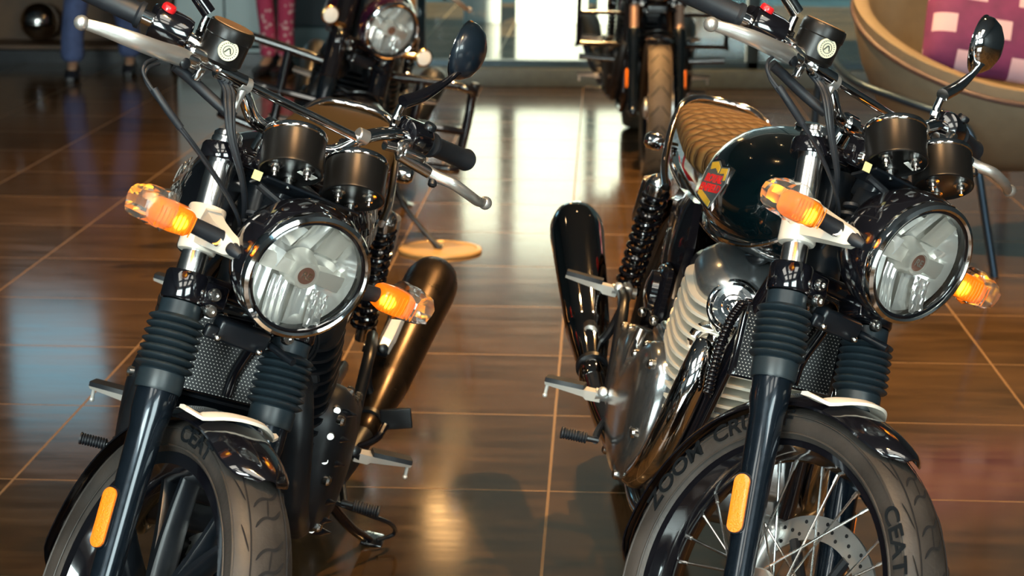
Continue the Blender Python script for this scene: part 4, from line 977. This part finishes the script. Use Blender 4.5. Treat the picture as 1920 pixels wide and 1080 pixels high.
for i, (x, z, m_) in enumerate(((-3.25, .70, GLOSS), (-2.95, .70, SOFTCHROME), (-2.62, .70, GLOSS), (-3.1, .18, SOFTCHROME))):
    hr = thing('helmet', ['black helmet on the left end of the middle cabinet shelf', 'silver helmet in the middle of the cabinet shelf', 'black helmet at the right end of the middle cabinet shelf', 'silver helmet on the lowest cabinet shelf'][i], 'helmet', Matrix.Translation((x, 13.02, z-.14+(.0 if z > .5 else .14))))
    zz = .585-(z-.14) if z > .5 else 0
    mb = MB(); mb.sphere((0, 0, .13), .125, 20, (1, 1.12, 1.0)); P('shell', mb, m_, hr)
    mb = MB(); mb.sphere((0, -.035, .12), .11, 20, (.98, 1.0, .55)); P('visor', mb, DARKCHROME, hr)
    hr.location.z = .11+ (1.35/3+.0115 if z > .5 else .0115)-.0
# flat light panels over the front of the showroom
PANELM = mat('light_panel_diffuser', (.9, .9, .9), .5, emis=(1, .94, .82), estr=5.5)
for i, (x, y) in enumerate(((-1.9, .9), (0, .7), (1.9, .9), (-1.9, -1.4), (0, -1.6), (1.9, -1.4))):
    lp_ = thing('ceiling_light_panel', 'flat white rectangular ceiling light panel', 'ceiling light', Matrix.Translation((x, y, 3.6)), 'ceiling light panels')
    mb = MB(); mb.box((0, 0, -.02), (1.16, 1.76, .04), None, .004); P('frame', mb, ALU, lp_)
    mb = MB(); mb.box((0, 0, -.042), (1.10, 1.70, .006)); P('diffuser', mb, PANELM, lp_)
# screen high on the back wall at the left, mirrored in the tiles by the left motorcycle
ws = thing('wall_screen', 'pale blue lit wall screen at the back left above the shelves', 'screen', Matrix.Translation((-3.0, 12.78, 2.0)))
mb = MB(); mb.box((0, 0, 0), (.66, .04, .86), None, .006); P('screen_frame', mb, BLACK, ws)
mb = MB(); mb.box((0, -.022, 0), (.62, .006, .82)); P('screen', mb, mat('lit_pale_blue_screen', (.1, .3, .4), .4, emis=(.35, .75, .95), estr=1.3), ws)
# ceiling lamps
LAMPG = mat('warm_lamp_disc', (1, .8, .5), .4, emis=(1, .66, .34), estr=28)
for i, (x, y, z, p) in enumerate(SPOTS):
    rt_ = thing('ceiling_spotlight', 'small warm ceiling spotlight', 'spotlight', Matrix.Translation((x, y, 3.6)), 'ceiling spotlights')
    mb = MB(); mb.cyl((0, 0, 0), (0, 0, -.03), .03, seg=16); mb.lathe((0, 0, -.03), (0, 0, -1), [(.02, 0), (.05, .01), (.055, .02), (.055, .11), (.048, .11), (.046, .07)], 24); P('housing', mb, BLACK, rt_)
    mb = MB(); mb.cyl((0, 0, -.118), (0, 0, -.122), .044, seg=24); P('lamp_disc', mb, LAMPG, rt_)
# pendant near the shopfront that shows as the golden streak on the tiles
pn = thing('pendant_lamp', 'warm globe pendant lamp hanging near the far shopfront', 'lamp', Matrix.Translation((-.38, 11.0, 2.42)))
mb = MB(); mb.cyl((0, 0, .12), (0, 0, 1.18), .006, seg=8); P('cord', mb, BLACK, pn)
mb = MB(); mb.cyl((0, 0, .09), (0, 0, .15), .04, .02, seg=20); P('cap', mb, BRASS, pn)
mb = MB(); mb.sphere((0, 0, 0), .11, 28); P('globe', mb, mat('warm_globe', (1, .8, .5), .4, emis=(1, .55, .2), estr=14), pn)

# ------------------------------------------------------------------ tub chair with purple cushion
LEATH = mat('beige_upholstery', (.165, .135, .092), .55, noise=.08, bump=.2)
PIPING = mat('dark_piping', (.05, .03, .03), .5)
BLUST = mat('dark_blue_steel_tube', (.03, .055, .09), .3, .7)
ch = thing('armchair', 'beige tub armchair with dark piping on a bent dark steel tube frame', 'chair', Matrix.Translation((1.755, 7.10, 0)))
def rim_z(t): # t angle, front at -90deg
    b = (1+math.sin(t))/2
    return .605+.46*b**.8
NS = 64; rings_o = []
for f in (0, .18, .4, .65, .85, 1):
    r_ = []
    for i in range(NS):
        t = 2*math.pi*i/NS; k = .50+.50*math.sin(f*math.pi/2)**.9
        r_.append(V((.55*k*math.cos(t), .47*k*math.sin(t), .30+(rim_z(t)-.30)*f**1.15)))
    rings_o.append(r_)
for f in (1, .97, .8, .5, .2, .0):
    r_ = []
    for i in range(NS):
        t = 2*math.pi*i/NS; k = .62+.27*f**.6; k = .93*k/.89 if f == 1 else k
        r_.append(V((.55*k*math.cos(t), .47*k*math.sin(t)-.0, .44+(rim_z(t)-.012-.44)*f**1.6+(.02 if f == 1 else 0))))
    rings_o.append(r_)
mb = MB(); mb.rings(rings_o); P('shell', mb, LEATH, ch, ang=70)
mb = MB(); loop = [V((.549*math.cos(2*math.pi*i/NS), .469*math.sin(2*math.pi*i/NS), rim_z(2*math.pi*i/NS)-.045)) for i in range(NS+1)]; mb.tube(loop, .0095, 8, smooth=False); P('piping', mb, PIPING, ch)
mb = MB(); mb.lathe((0, 0, .44), (0, 0, 1), [(.33, 0), (.37, .02), (.37, .06), (.33, .085), (.2, .095), (0, .097)], 48, ell=(.83, 1.0)); P('seat_cushion', mb, LEATH, ch)
mb = MB(); mb.tube([(-.60, .10, .67), (-.61, -.10, .645), (-.57, -.28, .61), (-.44, -.42, .569), (-.30, -.50, .525), (-.235, -.535, .475), (-.207, -.555, .36), (-.173, -.575, .178), (-.14, -.60, .0)], .0140, 14); P('frame_tube', mb, BLUST, ch)
mb = MB(); mb.tube([(-.60, .10, .67), (-.63, .22, .55), (-.64, .30, .0)], .0135, 14); P('leg', mb, BLUST, ch)
for s in (-1, 1):
    mb = MB(); mb.tube([(s*.25, .2, .31), (s*.32, .38, .2), (s*.36, .5, 0)], .0135, 14); P('leg', mb, BLUST, ch)
def cushmat():
    m = mat('purple_cushion_fabric', (.12, .02, .10), .8, bump=.3); nt = m.node_tree; b = nt.nodes['Principled BSDF']
    tc = nt.nodes.new('ShaderNodeTexCoord'); sep = nt.nodes.new('ShaderNodeSeparateXYZ'); nt.links.new(tc.outputs['Object'], sep.inputs[0])
    def M(op, a, bb=0.0):
        n = nt.nodes.new('ShaderNodeMath'); n.operation = op
        for i, v in enumerate((a, bb)):
            if isinstance(v, (int, float)): n.inputs[i].default_value = v
            else: nt.links.new(v, n.inputs[i])
        return n.outputs[0]
    z = M('DIVIDE', sep.outputs[2], .125); row = M('FLOOR', z); x = M('ADD', M('DIVIDE', sep.outputs[0], .19), M('MULTIPLY', M('MODULO', M('ABSOLUTE', row), 2.0), .5))
    k = M('MULTIPLY', M('LESS_THAN', M('ABSOLUTE', M('SUBTRACT', M('FRACT', x), .5)), .21), M('LESS_THAN', M('ABSOLUTE', M('SUBTRACT', M('FRACT', z), .5)), .27))
    n = nt.nodes.new('ShaderNodeTexNoise'); n.inputs['Scale'].default_value = 12; nt.links.new(tc.outputs['Object'], n.inputs[0])
    rp = nt.nodes.new('ShaderNodeValToRGB'); rp.color_ramp.elements[0].color = (.045, .008, .045, 1); rp.color_ramp.elements[1].color = (.15, .02, .10, 1); nt.links.new(n.outputs['Fac'], rp.inputs[0])
    mx = nt.nodes.new('ShaderNodeMix'); mx.data_type = 'RGBA'; nt.links.new(k, mx.inputs[0]); nt.links.new(rp.outputs[0], mx.inputs[6]); mx.inputs[7].default_value = (.38, .28, .36, 1); nt.links.new(mx.outputs[2], b.inputs['Base Color'])
    return m
mb = MB(); rs = []
for z, k in ((-.22, .02), (-.215, .35), (-.16, .8), (-.08, .97), (0, 1), (.08, .97), (.16, .8), (.215, .35), (.22, .02)):
    r_ = []
    for i in range(40):
        t = 2*math.pi*i/40; r_.append(V((.25*sgnp(math.cos(t), .35)*(1-.06*(1-k)), .075*k*sgnp(math.sin(t), .9)*(1-abs(math.cos(t))**6*.75), z)))
    rs.append(r_)
mb.rings(rs); cu = P('cushion', mb, cushmat(), ang=80); tag(cu, 'purple cushion with pale square pattern lying in the beige tub chair', 'cushion')
cu.matrix_world = Matrix.Translation((1.70, 7.03, .815)) @ Matrix.Rotation(R(-24), 4, 'X') @ Matrix.Rotation(R(9), 4, 'Y')

# ------------------------------------------------------------------ round floor plate with a leaning stem
pl = thing('floor_stand', 'floor stand with round pale brown base plate and slanting stem', 'stand', Matrix.Translation((-.255, 6.86, 0)))
mb = MB(); mb.lathe((0, 0, 0), (0, 0, 1), [(.145, 0), (.148, .004), (.146, .010), (.130, .013), (.126, .010), (.09, .009), (0, .010)], 56); P('base_plate', mb, mat('light_brown_plate', (.50, .33, .14), .35, .3), pl)
mb = MB(); mb.tube([(.0, .0, .01), (-.02, .0, .03), (-.085, .02, .10), (-.14, .03, .18), (-.17, .04, .30)], [.022, .011, .008, .008, .008], 12); P('stem', mb, BLACK, pl)

# ------------------------------------------------------------------ people in the background
DENIM = mat('blue_denim', (.085, .12, .26), .8, noise=.25, nscale=18); SHOE = mat('black_shoe', (.01, .01, .012), .5); SKIN = mat('skin', (.42, .25, .16), .5)
SHIRTD = mat('dark_shirt', (.02, .03, .05), .8); HAIR = mat('black_hair', (.008, .007, .006), .5)
def dotted():
    m = mat('pink_dotted_fabric', (.5, .06, .12), .8); nt = m.node_tree; b = nt.nodes['Principled BSDF']
    tc = nt.nodes.new('ShaderNodeTexCoord'); v = nt.nodes.new('ShaderNodeTexVoronoi'); v.inputs['Scale'].default_value = 26; nt.links.new(tc.outputs['Object'], v.inputs['Vector'])
    c = nt.nodes.new('ShaderNodeMath'); c.operation = 'LESS_THAN'; c.inputs[1].default_value = .28; nt.links.new(v.outputs['Distance'], c.inputs[0])
    mx = nt.nodes.new('ShaderNodeMix'); mx.data_type = 'RGBA'; nt.links.new(c.outputs[0], mx.inputs[0]); mx.inputs[6].default_value = (.50, .05, .12, 1); mx.inputs[7].default_value = (.75, .5, .5, 1); nt.links.new(mx.outputs[2], b.inputs['Base Color'])
    return m
def skin(name, verts, edges, m, parent, root_i=0, sub=2, label=None):
    me = bpy.data.meshes.new(name+'_s'); me.from_pydata([v[:3] for v in verts], edges, [])
    o = bpy.data.objects.new(name+'_s', me); COL.objects.link(o)
    md = o.modifiers.new('s', 'SKIN'); md.use_smooth_shade = True; sd = o.modifiers.new('d', 'SUBSURF'); sd.levels = sub; sd.render_levels = sub
    for i, v in enumerate(verts):
        sv = me.skin_vertices[0].data[i]; sv.radius = (v[3], v[4] if len(v) > 4 else v[3]); sv.use_root = (i == root_i)
    dg = bpy.context.evaluated_depsgraph_get(); nm = bpy.data.meshes.new_from_object(o.evaluated_get(dg)); bpy.data.objects.remove(o)
    nm.name = name; nm.materials.clear(); nm.materials.append(m)
    for p in nm.polygons: p.use_smooth = True; p.material_index = 0
    q = bpy.data.objects.new(name, nm); COL.objects.link(q); q.parent = parent
    if label: q['label'] = label
    return q
def person(label, x, y, rot, legm, topm, shoe=SHOE, stride=.12, trouser_r=.085, spread=.12):
    root = thing('person', label, 'person', Matrix.Translation((x, y, 0)) @ Matrix.Rotation(rot, 4, 'Z'))
    L = (-spread, -stride); Rr = (spread, stride)
    vs_ = [(0, 0, .95, .11, .085), (0, 0, 1.12, .12, .085), (0, -.01, 1.32, .15, .095), (0, 0, 1.45, .09, .07), (0, -.01, 1.53, .05, .05),
           (0, -.02, 1.62, .075, .085), (0, -.02, 1.70, .07, .08)]
    ed = [(0, 1), (1, 2), (2, 3), (3, 4), (4, 5), (5, 6)]
    for s, (fx, fy) in ((-1, L), (1, Rr)):
        i = len(vs_); vs_ += [(s*.085, 0, .86, .062), (s*.5*(.095+abs(fx)), fy*.45-.02, .50, .042), (fx, fy, .10, .032), (fx, fy-.10, .04, .032)]; ed += [(0, i), (i, i+1), (i+1, i+2), (i+2, i+3)]
        i = len(vs_); vs_ += [(s*.19, 0, 1.40, .05), (s*.25, .02, 1.14, .038), (s*.24, -.10, .93, .027), (s*.235, -.13, .87, .024, .034)]; ed += [(3, i), (i, i+1), (i+1, i+2), (i+2, i+3)]
        for k in range(4):
            j = len(vs_); dx = (k-1.5)*.018; vs_ += [(s*.235+dx*.3, -.145+dx, .825, .0085), (s*.230+dx*.3, -.140+dx, .785+.004*abs(k-1), .008)]; ed += [(i+3, j), (j, j+1)]
        j = len(vs_); vs_ += [(s*.215, -.165, .85, .009), (s*.205, -.175, .82, .008)]; ed += [(i+3, j), (j, j+1)]
    body = skin('body', vs_, ed, SKIN, root)
    mb = MB(); mb.sphere((0, -.105, 1.64), .014, 10, (.8, 1.2, 1.4)); 
    for s in (-1, 1): mb.sphere((s*.085, -.01, 1.64), .022, 10, (.4, .8, 1.3))
    P('face', mb, SKIN, body)
    mb = MB()
    for s in (-1, 1): mb.sphere((s*.03, -.092, 1.655), .011, 8)
    P('eyes', mb, mat_cached('eye', (.02, .02, .02), .2, 0), body)
    mb = MB(); mb.sphere((0, .032, 1.715), .094, 20, (.98, 1.0, 1.02)); P('hair', mb, HAIR, body)
    tv = [(0, 0, 1.00, .165, .125), (0, 0, .90, .16, .13)]; te = [(0, 1)]
    for s, (fx, fy) in ((-1, L), (1, Rr)):
        i = len(tv); tv += [(s*.075, -.002, .80, .092), (s*.5*(.095+abs(fx)), fy*.45-.02, .50, trouser_r*.90), (fx, fy-.002, .25, trouser_r*.82), (fx, fy-.005, .09, trouser_r*.90)]; te += [(1, i), (i, i+1), (i+1, i+2), (i+2, i+3)]
    skin('trousers', tv, te, legm, root, 1)
    for s, (fx, fy) in ((-1, L), (1, Rr)):
        mb = MB(); rs = []
        for f, w_, h_ in ((0, .02, .04), (.06, .036, .075), (.3, .042, .09), (.55, .045, .065), (.85, .042, .045), (1, .02, .03)):
            yy = fy+.07-.27*f; rs.append([V((fx+w_*sgnp(math.cos(2*math.pi*i/20), .8), yy, max(0, h_*.5+h_*.5*sgnp(math.sin(2*math.pi*i/20), .7)))) for i in range(20)])
        mb.rings(rs); P('shoe', mb, shoe, root)
    mb = MB(); mb.tube([(0, 0, .88), (0, 0, 1.12), (0, -.01, 1.32), (0, 0, 1.42), (0, 0, 1.48)], [.170, .150, .160, .130, .065], 28, 6, flat=1.15, flatdir=(1, 0, 0)); P('shirt', mb, topm, root)
    for s in (-1, 1):
        mb = MB(); mb.tube([(s*.13, 0, 1.42), (s*.20, 0, 1.37), (s*.25, .02, 1.16), (s*.245, -.06, 1.0)], [.07, .065, .052, .045], 16, 6); P('sleeve', mb, topm, root)
    return root
person('person standing at the back left in blue jeans and dark shoes', -2.52, 12.15, .12, DENIM, SHIRTD, stride=.14, spread=.16, trouser_r=.088)
DOT = dotted()
person('person in pink dotted clothing standing behind the dark purple motorcycle', -1.47, 12.35, -.3, DOT, DOT, stride=.02, spread=.05, trouser_r=.065)
